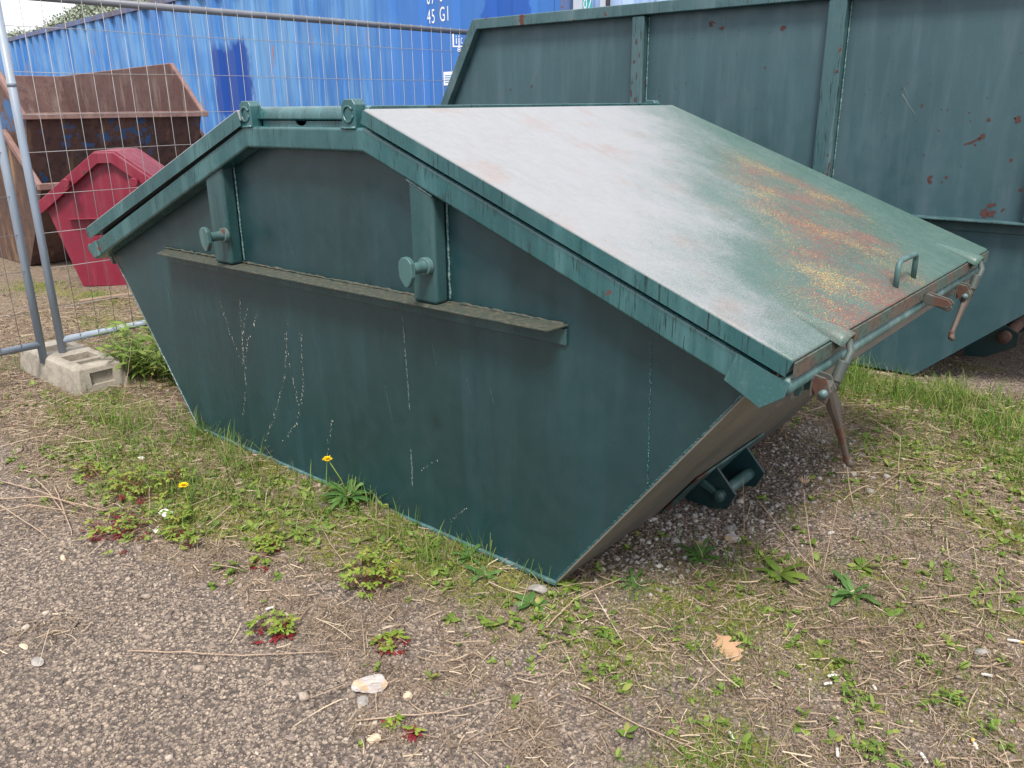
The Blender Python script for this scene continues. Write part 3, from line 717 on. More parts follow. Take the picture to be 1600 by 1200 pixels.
# rust chips, thin flakes of bare steel on the near side
t = NT('rust_chip'); M['chip'] = t.set(t.mix(t.noise(None, 80, 3), (.080, .026, .023), (.045, .02, .018)), .85)
ch = MB(); rr = random.Random(5)
def chip(cx_, cz_, a, b_, ang=0, y=F-.0012):
    n = 13; P_ = []
    for k in range(n):
        t_ = 2*math.pi*k/n; r_ = rr.uniform(.55, 1.15)
        lx, lz = a*r_*math.cos(t_), b_*r_*math.sin(t_)
        P_.append((cx_+lx*math.cos(ang)-lz*math.sin(ang), y, cz_+lx*math.sin(ang)+lz*math.cos(ang)))
    ch.poly(P_, [tuple(range(n))])
for (cx_, cz_, a, b_, an) in ((.384, 1.822, .020, .012, .1), (.018, 1.844, .018, .011, .1), (-.056, 1.869, .012, .018, .4), (-.045, 1.88, .02, .005, -.5), (1.157, 1.412, .006, .012, 0), (1.473, 1.345, .009, .013, .2), (1.596, 1.345, .017, .017, .3), (1.585, 1.352, .006, .006, 0),
                          (1.452, 1.262, .022, .013, .9), (1.425, 1.245, .030, .006, .55), (1.395, 1.232, .018, .004, .5), (1.43, 1.225, .006, .006, 0), (1.244, 1.056, .012, .020, -.2), (1.25, 1.035, .010, .008, .3), (1.321, 1.064, .008, .009, 0), (1.305, 1.04, .006, .006, 0), (1.599, 1.158, .009, .012, 0),
                          (1.52, .900, .022, .026, .1), (1.555, .898, .020, .020, .4), (1.545, .938, .026, .010, .4), (1.60, .918, .006, .014, -.7), (1.05, 1.495, .004, .004, 0), (-.377, 1.48, .004, .009, 0), (-.42, 1.52, .004, .004, 0), (-1.397, 1.557, .008, .010, .2), (-1.589, 1.54, .006, .011, 0),
                          (.30, 1.62, .004, .009, 0), (.12, 1.70, .003, .003, 0), (-.2, 1.55, .003, .006, 0), (1.0, 1.26, .004, .004, 0), (.95, 1.74, .004, .003, 0), (1.28, 1.39, .004, .004, 0), (1.20, 1.17, .005, .004, .4), (1.38, 1.12, .004, .004, 0), (1.62, 1.6, .02, .008, .8), (1.66, 1.02, .012, .01, .2), (1.46, .72, .011, .004, 0), (1.05, .30, .008, .009, 0), (1.11, .28, .008, .008, 0)):
    chip(cx_, cz_, a, b_, an)
for (cx_, cz_, a, b_) in ((.725, 1.587, .011, .011), (.738, 1.10, .006, .03), (.735, 1.04, .008, .035), (.725, 1.16, .005, .012), (-.525, 1.80, .007, .02), (-.535, 1.68, .009, .012), (-.515, 1.60, .006, .022), (-.55, 1.50, .007, .03), (-.52, 1.46, .008, .016), (-.545, 1.56, .006, .01), (-.50, 1.72, .004, .02)):
    chip(cx_, cz_, a, b_, 0, F-.0562)
for _ in range(90): chip(rr.uniform(-1.7, 2.2), rr.uniform(.95, 1.88), rr.uniform(.0012, .0045), rr.uniform(.0015, .006), rr.uniform(0, 3))
merge(BODY2, ch, 'chip')
sc2 = MB()
for (a, c, w_) in (((1.055, 1.47), (1.09, 1.42), .004), ((1.09, 1.42), (1.135, 1.365), .0025), ((1.06, 1.50), (1.085, 1.455), .002), ((.02, 1.90), (.05, 1.78), .002), ((-1.35, 1.66), (-1.42, 1.53), .0025)):
    dx, dz = c[0]-a[0], c[1]-a[1]; l_ = math.hypot(dx, dz); nx_, nz_ = -dz/l_*w_, dx/l_*w_
    sc2.poly([(a[0]-nx_, F-.0012, a[1]-nz_), (a[0]+nx_, F-.0012, a[1]+nz_), (c[0]+nx_*.5, F-.0012, c[1]+nz_*.5), (c[0]-nx_*.5, F-.0012, c[1]-nz_*.5)], [(0, 1, 2, 3)])
merge(BODY2, sc2, 'scuff')

# ------------------------------------------------------------------ mesh fence panels and their concrete foot
FX = -2.42
def fence(y0, y1, label, dirs):
    t_ = thing('mesh_fence', label, 'fence', (FX, (y0+y1)/2, 0), 'mesh fence panels standing in one concrete foot')
    for yy in (y0, y1):
        MB().tube([(FX, yy, .10 if abs(yy) < .3 else .03), (FX, yy, 1.0), (FX, yy, 1.985)], .0208, 14).build('post', 'pipe', t_, smooth=True)
    for zz, mm_ in ((1.985, 'railpipe'), (.205, 'pipe')):
        s_ = .021
        MB().tube([(FX, y0+.0, zz), (FX, (y0+y1)/2, zz), (FX, y1, zz)], .0195, 14).build('rail', mm_, t_, smooth=True)
    wm = MB(); n_ = int((y1-y0)/.1035)
    for k in range(1, n_+1):
        yy = y0+k*(y1-y0)/(n_+.4) if dirs > 0 else y1-k*(y1-y0)/(n_+.4)
        if not y0+.03 < yy < y1-.03: continue
        j = random.uniform(-.003, .003)
        wm.tube([(FX+.0175, yy, .175), (FX+.0205+j, yy+j*2, 1.1), (FX+.0175, yy, 2.01)], .0017, 5)
    for k in range(10):
        zz = .20+.2035*k-.01*math.sin(k*2.2)
        if zz > 1.95: continue
        pth_ = [(FX+.0155 if i in (0, 8) else FX+.023, y0-.012+(y1-y0+.024)*i/8, zz+random.uniform(-.004, .004)) for i in range(9)]
        wm.tube(pth_, .0017, 5)
    wm.build('wire_mesh', 'wire', t_, smooth=True)
    cl = MB().tube([(FX, y0 if dirs > 0 else y1, 1.575), (FX, y0 if dirs > 0 else y1, 1.55)], .0225, 14).build('post_sleeve', 'pipe', t_, smooth=True)
    return t_
fence(-.035, 3.42, 'wire mesh fence panel running from the concrete foot away behind the green skips', 1)
fence(-3.60, -.140, 'wire mesh fence panel leaving the photo at the left edge beside the concrete foot', -1)
ft = MB()
def ring_(z, g):
    x0, x1, ya, yb_ = -2.775-g, -2.015+g, -.150-g, .135+g
    c_ = .022
    return [(x0+c_, ya, z), (x1-c_, ya, z), (x1, ya+c_, z), (x1, yb_-c_, z), (x1-c_, yb_, z), (x0+c_, yb_, z), (x0, yb_-c_, z), (x0, ya+c_, z)]
def rc(x0, x1, ya, yb_, z): return [(x0, ya, z), (x1, ya, z), (x1, yb_, z), (x0, yb_, z)]
ft.loft([ring_(-.02, .012), ring_(.09, -.004), ring_(.122, -.012), ring_(.134, -.03)], True)
foot = ft.build('concrete_block', 'concrete', None, .006, 3)
tag(foot, 'grey concrete fence foot block with cast recesses, lying under the two fence posts', 'fence foot')
cut = MB().box(-2.33, -2.20, -.085, .065, .095, .2).box(-2.62, -2.50, -.085, .065, .095, .2).box(-2.16, -2.08, -.075, .055, .118, .2).box(-2.04, -1.95, -.07, .055, .030, .098)
cm = bpy.data.meshes.new('cutter'); cm.from_pydata(cut.v, [], cut.f)
bmx = bmesh.new(); bmx.from_mesh(cm); bmesh.ops.recalc_face_normals(bmx, faces=bmx.faces); bmx.to_mesh(cm); bmx.free()
co_ = bpy.data.objects.new('cutter', cm); COL.objects.link(co_)
bo = foot.modifiers.new('cut', 'BOOLEAN'); bo.operation = 'DIFFERENCE'; bo.object = co_; bo.solver = 'EXACT'
with bpy.context.temp_override(object=foot, active_object=foot):
    pass
dg = bpy.context.evaluated_depsgraph_get()
fm = bpy.data.meshes.new_from_object(foot.evaluated_get(dg)); foot.modifiers.clear(); foot.data = fm
bpy.data.objects.remove(co_)

# ------------------------------------------------------------------ red skip beyond the fence
RA = math.radians(44); RX, RY = -4.912, 1.142
RS = thing('red_skip', 'small crimson lidded skip standing beyond the mesh fence in front of rusty ones', 'skip', (RX, RY, 0))
RS.rotation_euler = (0, 0, 0)
def rw(s_, y, z): return (RX+s_*math.cos(RA)-y*math.sin(RA), RY+s_*math.sin(RA)+y*math.cos(RA), z)
def rprism(pts, y0, y1, name, m, bev=0, parent=None):
    n = len(pts); g = MB().poly([rw(p[0], y0, p[1]) for p in pts]+[rw(p[0], y1, p[1]) for p in pts],
        [tuple(range(n)), tuple(range(2*n-1, n-1, -1))]+[(i, i+n, (i+1) % n+n, (i+1) % n) for i in range(n)])
    return g.build(name, m, parent or RS, bev)
RW = .50
rp_ = [(0, .004), (.02, .0), (.70, .0), (.722, .004), (.90, .65), (.443, 1.05), (.28, 1.05), (-.18, .65)]
rprism(rp_, .0, RW, 'body', 'red')
ot = [(-.258, .690), (.28, 1.103), (.443, 1.103), (.980, .690)]; it = off2(ot, .085)
for y0, y1 in ((-.055, -.0005), (RW+.0005, RW+.055)):
    MB().loft([[rw(a[0], y0, a[1]), rw(a[0], y1, a[1]), rw(c[0], y1, c[1]), rw(c[0], y0, c[1])] for a, c in zip(ot, it)]).build('top_rim', 'red', RS, .006)
hi_ = off2(ot, -.010); lo_ = off2(ot, .012)
MB().loft([[rw(a[0], -.0, a[1]), rw(a[0], RW, a[1]), rw(c[0], RW, c[1]), rw(c[0], 0, c[1])] for a, c in zip(hi_, lo_)]).build('lid', 'red', RS, .004)
rprism([(-.01, .570), (.73, .570), (.73, .578), (-.01, .578)], -.06, -.0005, 'support_ledge', 'red', .002)
for s_ in (.06, .60):
    pn = MB().tube([rw(s_+.0, -.05, .875), rw(s_, -.13, .875)], .020, 12).build('lifting_pin', 'red', RS, smooth=True)
    k_ = MB().tube([rw(s_-.0, -.125, .87), rw(s_-.0, -.140, .87)], .036, 14).build('keeper_plate', 'red', RS, .004, smooth=True)
    k_.parent = pn; k_.location = (0, 0, 0)

# ------------------------------------------------------------------ rusty open skips stacked in one another
def mulde(name, label, x1, pr, y0, y1, mats, loc):
    T = thing(name, label, 'skip', loc, 'rusty open skips stacked beyond the fence')
    n = len(pr); th = .008
    side = MB().prism(pr, 'y', y0, y0+th); side.build('side_sheet', mats[0], T)
    MB().prism(pr, 'y', y1-th, y1).build('side_sheet', mats[1], T)
    # ends + floor: bottom run of the outline between the two rim ends
    bot = [pr[0], pr[1]]
    e = MB()
    a, b_, c_, d_ = pr[-1], pr[0], pr[1], pr[2]                # left rim end, bottom left, bottom right, right rim end
    for p, q in ((a, b_), (b_, c_), (c_, d_)):
        nn = Vector((-(q[1]-p[1]), q[0]-p[0])).normalized()*th
        e.prism([p, q, (q[0]+nn.x, q[1]+nn.y), (p[0]+nn.x, p[1]+nn.y)], 'y', y0+th, y1-th)
    e.build('end_and_floor_sheet', mats[2], T)
    MB().prism([(a[0]+.010, a[1]), (b_[0]+.010, b_[1]+.01), (b_[0]+.018, b_[1]+.01), (a[0]+.018, a[1])], 'y', y0+th, y1-th).build('far_end_lining', mats[1], T)
    rimp = pr[2:]
    up_, dn_ = off2(rimp[::-1], -.01), off2(rimp[::-1], .045)
    for ya, yb_ in ((y0-.045, y0-.001), (y1+.001, y1+.045)):
        MB().loft([[(p[0], ya, p[1]), (p[0], yb_, p[1]), (q[0], yb_, q[1]), (q[0], ya, q[1])] for p, q in zip(up_, dn_)]).build('top_rim', mats[3], T, .005)
    for p, sg in ((pr[2], 1), (pr[-1], -1)):
        MB().box(min(p[0], p[0]+sg*.06), max(p[0], p[0]+sg*.06), y0-.05, y1+.05, p[1]-.045, p[1]+.012).build('end_rim', mats[3], T, .006)
    return T
UP = mulde('rusty_skip', 'upper rusty open skip with blue paint flakes, tipped high and nested in another', 0,
      [(-8.9, .62), (-6.30, .55), (-5.99, 1.40), (-6.50, 1.89), (-9.30, 1.835)], 1.345, 3.07, ('rustblue', 'rustin', 'rustblue', 'rustrim'), (-7.5, 2.2, .5))
LOW = mulde('rusty_skip', 'lower rusty open skip with pale rust streaks, standing on the ground beneath another', 0,
      [(-7.9, .0), (-6.36, .0), (-5.72, .80), (-6.30, 1.26), (-7.9, 1.26), (-8.5, .80)], 1.27, 3.14, ('ruststreak', 'rust', 'rust', 'rustrim'), (-7.1, 2.2, 0))

# ------------------------------------------------------------------ blue shipping containers
C0 = np.array([-24.968, 8.154]); CD = np.array([.992, -.126]); CD = CD/np.linalg.norm(CD); CNn = np.array([-CD[1], CD[0]])
CTOP = 3.34; PITCHC = .63; GD_ = .062
def groove(s_):
    t_ = (s_/PITCHC) % 1.0
    return GD_*(0 if t_ < .38 else ((t_-.38)/.12 if t_ < .5 else (1 if t_ < .88 else (1-t_)/.12)))
def container(label, s0, s1, setback, mat, rail, corr=True):
    base = C0+CD*s0+CNn*setback
    T = thing('shipping_container', label, 'container', (float(base[0]), float(base[1]), 0))
    T.rotation_euler = (0, 0, math.atan2(CD[1], CD[0]))
    Ln = s1-s0
    def loc(o): o.parent = T; return o
    def lb(x0, x1, y0, y1, z0, z1, name, m, bev=.004):
        o = MB().box(x0, x1, y0, y1, z0, z1).build(name, m, None, bev); o.parent = T; return o
    # corrugated near side, top, far side, ends
    br_ = [0.]; k = math.floor(s0/PITCHC)
    pts = []
    for k in range(int(math.floor(s0/PITCHC)), int(math.ceil(s1/PITCHC))+1):
        for f_ in (0, .38, .5, .88):
            p = (k+f_)*PITCHC
            if s0+.12 < p < s1-.12: pts.append(p)
    pts = [s0+.12]+pts+[s1-.12]
    wv = MB(); vv = []
    for p in pts:
        g_ = .02+groove(p)
        vv += [(p-s0, g_, .16), (p-s0, g_, CTOP-.10), (p-s0, g_+.004, .16), (p-s0, g_+.004, CTOP-.10)]
    ff = []
    for i in range(len(pts)-1):
        a = 4*i; c_ = 4*(i+1); ff += [(a, c_, c_+1, a+1), (a+2, a+3, c_+3, c_+2)]
    wv.poly(vv, ff); o = wv.build('side_wall', mat, None); o.parent = T
    lb(.12, Ln-.12, 2.36, 2.40, .16, CTOP-.1, 'side_wall', mat)
    lb(0.02, Ln-.02, .05, 2.42, CTOP-.03, CTOP-.012, 'roof', mat)
    lb(.02, .06, .12, 2.34, .16, CTOP-.1, 'end_wall', mat); lb(Ln-.06, Ln-.02, .12, 2.34, .16, CTOP-.1, 'end_wall', mat)
    lb(.1, Ln-.1, .0, .07, CTOP-.10, CTOP, 'top_rail', rail); lb(.1, Ln-.1, 2.37, 2.44, CTOP-.10, CTOP, 'top_rail', rail)
    lb(.1, Ln-.1, .0, .07, .0, .16, 'bottom_rail', rail); lb(.1, Ln-.1, 2.37, 2.44, .0, .16, 'bottom_rail', rail)
    for xx in (0, Ln-.12):
        for yy in (0, 2.33): lb(xx, xx+.12, yy-.004, yy+.116, .0, CTOP+.004, 'corner_post', rail)
    return T, base
M['contA'] = contmat('blue_container_paint', (.085, .215, .57), (.205, .36, .66), [], 1.)
# patches are in the container's own x (metres from its left end)
SA0, SA1 = -1.6, 22.27
M['contA'] = contmat('blue_container_paint', (.036, .150, .42), (.110, .265, .50),
    [(13.85-SA0, 15.25-SA0, 1.28, 2.42, (.004, .045, .26), .085), (18.9-SA0, 23.5-SA0, -1, 9, (.042, .155, .46), .9), (20.95-SA0, 21.66-SA0, 1.2, 9, (.018, .090, .38), .03)], 1.)
M['contB'] = contmat('pale_blue_container_paint', (.30, .44, .70), (.42, .54, .76), [], .2)
M['railA'] = paint('rusty_blue_rail', (.055, .12, .30), (.09, .07, .08), (.25, .2, .22), .3, .4, 1.2, chipcol=(.20, .10, .08), rough=.6)
M['postB'] = paint('pale_rail_paint', (.45, .50, .60), (.4, .45, .55), (.6, .6, .6), .1, .3, .2, rough=.5)
M['decal'] = NT('white_marking').set((.74, .76, .80), .6)
M['teal'] = NT('teal_sticker').set((.02, .36, .40), .5)
M['ink'] = NT('blue_print').set((.10, .30, .60), .6)
CA, baseA = container('long faded blue corrugated shipping container with a dark sprayed patch, standing behind everything', SA0, SA1, 0, 'contA', 'railA')
CB, baseB = container('pale blue shipping container with a teal sticker, glimpsed past the long blue one', 22.30, 28.3, .02, 'contB', 'postB')

def marking(txt, h, parent, s0, x, z, name='marking', m='decal', y=None, sxx=1., corr=True):
    cu = bpy.data.curves.new(name, 'FONT'); cu.body = txt; cu.size = h/.70; cu.space_character = 1.15
    o = bpy.data.objects.new(name, cu); COL.objects.link(o)
    me = bpy.data.meshes.new_from_object(o.evaluated_get(bpy.context.evaluated_depsgraph_get())); bpy.data.objects.remove(o)
    bm = bmesh.new(); bm.from_mesh(me)
    for v in bm.verts: v.co = Vector((v.co.x*sxx+x, 0, v.co.y+z))
    if corr:
        for k in range(int(s0/PITCHC), int(30/PITCHC)+1):
            for f_ in (0, .38, .5, .88):
                p = (k+f_)*PITCHC-s0
                if x-.2 < p < x+3:
                    bmesh.ops.bisect_plane(bm, geom=bm.verts[:]+bm.edges[:]+bm.faces[:], plane_co=(p, 0, 0), plane_no=(1, 0, 0))
    for v in bm.verts: v.co.y = (.02+groove(v.co.x+s0) if corr else 0)-.004 if y is None else y
    bm.to_mesh(me); bm.free(); me.materials.append(M[m])
    ob = bpy.data.objects.new(name, me); COL.objects.link(ob); ob.parent = parent; return ob
marking('45', .155, CA, SA0, 19.852-SA0, 2.365, sxx=.66)
marking('G1', .155, CA, SA0, 20.172-SA0, 2.365, sxx=.66)
marking('07', .175, CA, SA0, 19.852-SA0, 2.575, sxx=.62)
marking('0', .175, CA, SA0, 20.172-SA0, 2.575, sxx=.62)
marking('07', .175, CA, SA0, 20.49-SA0, 2.575, sxx=.62)
marking('81', .050, CA, SA0, 20.440-SA0, 2.026, sxx=.9)
marking('ijc', .095, CA, SA0, 20.425-SA0, 2.112, sxx=.60)
def flat(parent, s0, x0, x1, z0, z1, m, name, lift=.004):
    g = MB(); n = 8
    P_ = []
    for k in range(n+1):
        xx = x0+(x1-x0)*k/n; yy = .02+groove(xx+s0)-lift; P_ += [(xx, yy, z0), (xx, yy, z1)]
    g.poly(P_, [(2*k, 2*k+2, 2*k+3, 2*k+1) for k in range(n)]); o = g.build(name, m, None); o.parent = parent; return o
for (a, c_, lo_z, hi_z) in ((20.400, 20.412, 2.09, 2.25), (20.400, 20.605, 2.078, 2.090), (20.593, 20.605, 2.09, 2.25)):
    flat(CA, SA0, a-SA0, c_-SA0, lo_z, hi_z, 'decal', 'marking')
stk = flat(CA, SA0, 20.21-SA0, 20.42-SA0, 1.665, 1.815, 'decal', 'sticker')
for k, zz in enumerate((1.775, 1.750, 1.725, 1.700)):
    p_ = flat(CA, SA0, 20.235-SA0, (20.40 if k % 2 else 20.37)-SA0, zz-.006, zz+.004, 'ink', 'print_line', .006); p_.parent = CA
    p_.parent = stk; p_.location = (0, 0, 0)
st = MB().box(.115, .235, .008, .012, 2.30, 2.43).build('sticker', 'teal', None); st.parent = CB
mk = marking('07', .085, CB, 22.30, .130, 2.318, m='decal', y=.005, sxx=.85, corr=False)
lbx = MB().box(.36, .43, -.012, .02, .1, CTOP-.02).build('locking_bar', 'postB', None, .004); lbx.parent = CB
lbx = MB().tube([(.48, -.03, .1), (.48, -.03, CTOP-.05)], .02, 8).build('locking_bar', 'black', None, smooth=True); lbx.parent = CB

# ------------------------------------------------------------------ distant wooded hill
hv = []; hf = []
prof_h = [(hx_*1., hy_, hz_-1.2) for hx_, hy_, hz_ in [(-252, 48, 16), (-238, 74, 20.0), (-231.7, 83.5, 21.0), (-226, 89, 20.8), (-222, 93.5, 24.3), (-218, 98.8, 27.6), (-212, 106, 32), (-206, 112, 36), (-190, 131, 44), (-150, 175, 50), (-95, 215, 48), (-20, 245, 38), (60, 250, 30)]]
for k, (hx_, hy_, hz_) in enumerate(prof_h):
    d_ = Vector((hx_, hy_, 0)).normalized()
    for j in range(8):
        s_ = j/7
        q_ = Vector((hx_, hy_, 0))+d_*(-60*(1-s_)); hv.append((q_.x, q_.y, -1+(hz_-2.5)*(s_*s_*(3-2*s_))))
    q_ = Vector((hx_, hy_, 0))+d_*70; hv.append((q_.x, q_.y, -1))
for k in range(len(prof_h)-1):
    for j in range(8): a = k*9+j; hf.append((a, a+1, a+10, a+9))
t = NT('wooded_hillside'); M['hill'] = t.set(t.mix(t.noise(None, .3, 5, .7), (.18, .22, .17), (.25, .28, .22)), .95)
g = MB(); g.poly(hv, hf); hl = g.build('hill', 'hill', None, smooth=True); hl['kind'] = 'structure'
M['wood'] = islmat('hazed_tree_leaves', [(0, (.21, .25, .20)), (.5, (.25, .29, .23)), (1, (.31, .34, .27))], .8, nz=False)  # distance haze painted into pale, low-contrast leaf colours
V = []; Q = []
rg = np.random.default_rng(4)
for i in range(1100):
    s_ = rg.uniform(0, 1)**.6; t_ = rg.uniform(0, 8.999); k = int(t_); f_ = t_-k
    a = Vector(prof_h[k]).lerp(Vector(prof_h[k+1]), f_); d_ = Vector((a.x, a.y, 0)).normalized()
    p = Vector((a.x, a.y, 0))+d_*(-60*(1-s_)); zz = -1+(a.z-2.5)*(s_*s_*(3-2*s_))
    R0 = rg.uniform(.9, 1.9); H0 = R0*rg.uniform(1., 1.7)
    n = 70; u = rg.normal(size=(n, 3)); u /= np.linalg.norm(u, axis=1)[:, None]; u *= (rg.uniform(.35, 1., (n, 1))**.5)
    cen = np.array([p.x, p.y, zz+H0*.55])+u*np.array([R0, R0, H0])
    for c_ in cen:
        a1 = rg.normal(size=3); a1 /= np.linalg.norm(a1); b1 = np.cross(a1, rg.normal(size=3)); b1 /= np.linalg.norm(b1)
        sz = rg.uniform(.2, .42); o = len(V); V += [c_+a1*sz, c_+b1*sz*.8, c_-a1*sz, c_-b1*sz*.8]; Q.append((o, o+1, o+2, o+3))
wd_ = npmesh('far_wood', V, [Q], 'wood'); wd_['kind'] = 'stuff'

# ------------------------------------------------------------------ loose gravel, grass, straw, moss
def scatter(n, x0, x1, y0, y1, dens, rg):
    x = rg.uniform(x0, x1, n); y = rg.uniform(y0, y1, n)
    keep = rg.uniform(0, 1, n) < dens(x, y); x, y = x[keep], y[keep]
    # not inside the skips or the concrete foot
    ins = ((x > -1.07) & (x < 1.065) & (y > -.016) & (y < 1.72)) | ((x > -1.06) & (x < 1.31) & (y > 2.9) & (y < 4.75)) | ((x > -2.79) & (x < -2.0) & (y > -.17) & (y < .15))
    ins |= (x < -4.3) & (y > 1.2+.2*(x+4.9))
    return x[~ins], y[~ins]
def vis(x, y, m=.12):
    """ground the photograph's frame can see (plus a margin), nearer ground kept denser"""
    dx, dy, dz = x-CX, y-CY, -CZ
    D = dx*fwd.x+dy*fwd.y+dz*fwd.z; U_ = dx*r2.x+dy*r2.y+dz*r2.z; W_ = dx*u2.x+dy*u2.y+dz*u2.z
    D = np.maximum(D, .05)
    ok = (D > .3) & (np.abs(U_/D) < 800/FPX+m) & (np.abs(W_/D) < 600/FPX+m)
    return ok, D
SEED = [21]
def nrg(): SEED[0] += 1; return np.random.default_rng(SEED[0])
cube = np.array([(-1, -1, -1), (1, -1, -1), (1, 1, -1), (-1, 1, -1), (-1, -1, 1), (1, -1, 1), (1, 1, 1), (-1, 1, 1)], float)*.5
cq = np.array([(0, 3, 2, 1), (4, 5, 6, 7), (0, 1, 5, 4), (1, 2, 6, 5), (2, 3, 7, 6), (3, 0, 4, 7)])
def stones(x, y, size, rg):
    n = len(x); v = np.repeat(cube[None], n, 0)*rg.uniform(.55, 1.2, (n, 8, 3)); v[:, 4:, :2] *= rg.uniform(.35, .95, (n, 4, 1))
    v *= np.stack([np.ones(n), rg.uniform(.55, 1., n), rg.uniform(.22, .60, n)], 1)[:, None, :]*size[:, None, None]
    a = rg.uniform(0, 6.283, n); b_ = rg.normal(0, .35, n); ca_, sa_ = np.cos(a), np.sin(a); cb, sb = np.cos(b_), np.sin(b_)
    X_, Y_, Z_ = v[..., 0], v[..., 1], v[..., 2]
    Y2, Z2 = Y_*cb[:, None]-Z_*sb[:, None], Y_*sb[:, None]+Z_*cb[:, None]
    X3, Y3 = X_*ca_[:, None]-Y2*sa_[:, None], X_*sa_[:, None]+Y2*ca_[:, None]
    V_ = np.stack([X3+x[:, None], Y3+y[:, None], Z2+(ground_z(x, y)+size*.10)[:, None]], -1).reshape(-1, 3)
    return V_, (cq[None]+8*np.arange(n)[:, None, None]).reshape(-1, 4)
def gdens(x, y):
    ok, D = vis(x, y); g = f_gravel(x, y)
    nn = .75+.25*np.sin(x*9+np.sin(y*7)*2)*np.sin(y*8+np.sin(x*6)*2)
    return ok*np.clip(.72+.28*g, 0, 1)*nn*np.minimum(1, (2.1/D)**2)
rg = nrg(); x, y = scatter(1000000, -4.6, 3.0, -2.2, 4.0, gdens, rg)
sz = np.exp(rg.normal(np.log(.0058), .40, len(x))); sz = np.clip(sz, .003, .019)
V1, Q1 = stones(x, y, sz, rg)
rg = nrg(); x, y = scatter(8500, -3, 3.0, -2.2, 3.6, lambda x, y: vis(x, y)[0]*np.clip(.15+f_gravel(x, y)*(.35+.9*blob(x, y, [(0, -1.1, .35, .25, 1), (1.15, .6, .2, .6, 1.), (-.2, -.9, .5, .15, .7)])), 0, 1)*.55, rg)
V2, Q2 = stones(x, y, np.clip(np.exp(rg.normal(np.log(.021), .3, len(x))), .014, .042), rg)
gv = npmesh('gravel', np.concatenate([V1, V2]), [np.concatenate([Q1, Q2+len(V1)])], 'gravel'); gv['kind'] = 'stuff'
print('stones', len(V1)//8+len(V2)//8)

def blades(x, y, h, wd, lean, rg, rows=4):
    n = len(x); az = rg.uniform(0, 6.283, n); tt = np.linspace(0, 1, rows)
    hx_, hy_ = np.cos(az), np.sin(az); tw_ = az+math.pi/2+rg.normal(0, .5, n)
    V_ = np.zeros((n, rows, 2, 3))
    for i, t_ in enumerate(tt):
        o = lean*h*(.25*t_+.75*t_*t_); zz = h*(t_-.35*np.minimum(lean, 1.2)*t_*t_)
        w_ = wd*(1-t_**1.6*.94)*.5
        for j, sg in ((0, -1), (1, 1)):
            V_[:, i, j, 0] = x+hx_*o+np.cos(tw_)*w_*sg; V_[:, i, j, 1] = y+hy_*o+np.sin(tw_)*w_*sg; V_[:, i, j, 2] = ground_z(x, y)-.002+zz
    q_ = np.array([(2*i, 2*i+1, 2*i+3, 2*i+2) for i in range(rows-1)])
    return V_.reshape(-1, 3), (q_[None]+2*rows*np.arange(n)[:, None, None]).reshape(-1, 4)
def join(L):
    V_, Q_, o = [], [], 0
    for v, q in L:
        V_.append(v); Q_.append(q+o); o += len(v)
    return np.concatenate(V_), np.concatenate(Q_)
# green grass, taller in the strong patches
L = []
rg = nrg(); x, y = scatter(620000, -5.8, 3.0, -1.0, 3.4, lambda x, y: vis(x, y)[0]*np.clip(f_green(x, y)*1.1-.12, 0, 1)*clumpy(x, y, 9, 1.4)*.6, rg)
g_ = f_green(x, y); L.append(blades(x, y, (.022+.085*g_**2*rg.uniform(.3, 1., len(x)))*rg.uniform(.6, 1.2, len(x)), rg.uniform(.0018, .0040, len(x)), rg.uniform(.1, 1.1, len(x)), rg))
tall = [(-.85, -.04, .06, .03, 1.), (-.62, -.05, .08, .03, 1.), (-.33, -.045, .05, .03, 1.), (.33, -.04, .04, .025, .9), (.62, -.04, .06, .025, 1.), (.80, -.045, .05, .03, 1.), (.97, -.035, .04, .02, .8), (-1.02, -.06, .1, .05, .9), (-1.25, -.10, .35, .14, .55), (-1.0, -.30, .3, .12, .4), (-.55, -.38, .25, .12, .4), (.45, -.12, .4, .08, .4), (1.75, 1.2, .2, .2, .25), (1.45, .55, .15, .15, .3), (1.22, 2.55, .40, .22, 1.), (1.0, 2.7, .3, .15, 1.), (1.62, 2.6, .30, .22, .8), (1.55, 2.1, .25, .3, .45), (-.60, -.10, .35, .09, .9), (-.95, -.12, .3, .10, .5), (-.35, -.28, .2, .12, .5), (-1.45, -.22, .25, .12, .6), (-1.75, -.25, .2, .12, .6), (1.95, 2.2, .25, .4, .5), (.8, -.03, .25, .05, .8), (.3, -.03, .5, .035, .5), (-2.0, .33, .25, .2, .5), (-2.9, -.2, .2, .12, .6)]
rg = nrg(); x, y = scatter(560000, -4.2, 3.0, -1.0, 3.4, lambda x, y: vis(x, y)[0]*blob(x, y, tall)*clumpy(x, y, 14, 1.2)*(.25+.75*clumpy(x+2, y+1, 5, 1.5))*.75, rg)
L.append(blades(x, y, rg.uniform(.05, .20, len(x))*(.55+.45*blob(x, y, tall)), rg.uniform(.0024, .0050, len(x)), rg.uniform(.15, 1.0, len(x)), rg, 5))
V_, Q_ = None, None
a = npmesh('grass', L[0][0], [L[0][1]], 'grass'); a['kind'] = 'stuff'
a = npmesh('tall_grass', L[1][0], [L[1][1]], 'grass'); a['kind'] = 'stuff'
# moss: tiny dense upright tufts
rg = nrg(); x, y = scatter(620000, -2.4, 3.0, -1.0, 3.2, lambda x, y: vis(x, y)[0]*np.clip(f_green(x, y)*1.2-.1, 0, 1)*(.35+.65*clumpy(x+3, y, 7, 1))*.75, rg)
v, q = blades(x, y, rg.uniform(.007, .022, len(x)), rg.uniform(.0018, .0036, len(x)), rg.uniform(.2, 1., len(x)), rg, 3)
a = npmesh('moss', v, [q], 'moss'); a['kind'] = 'stuff'
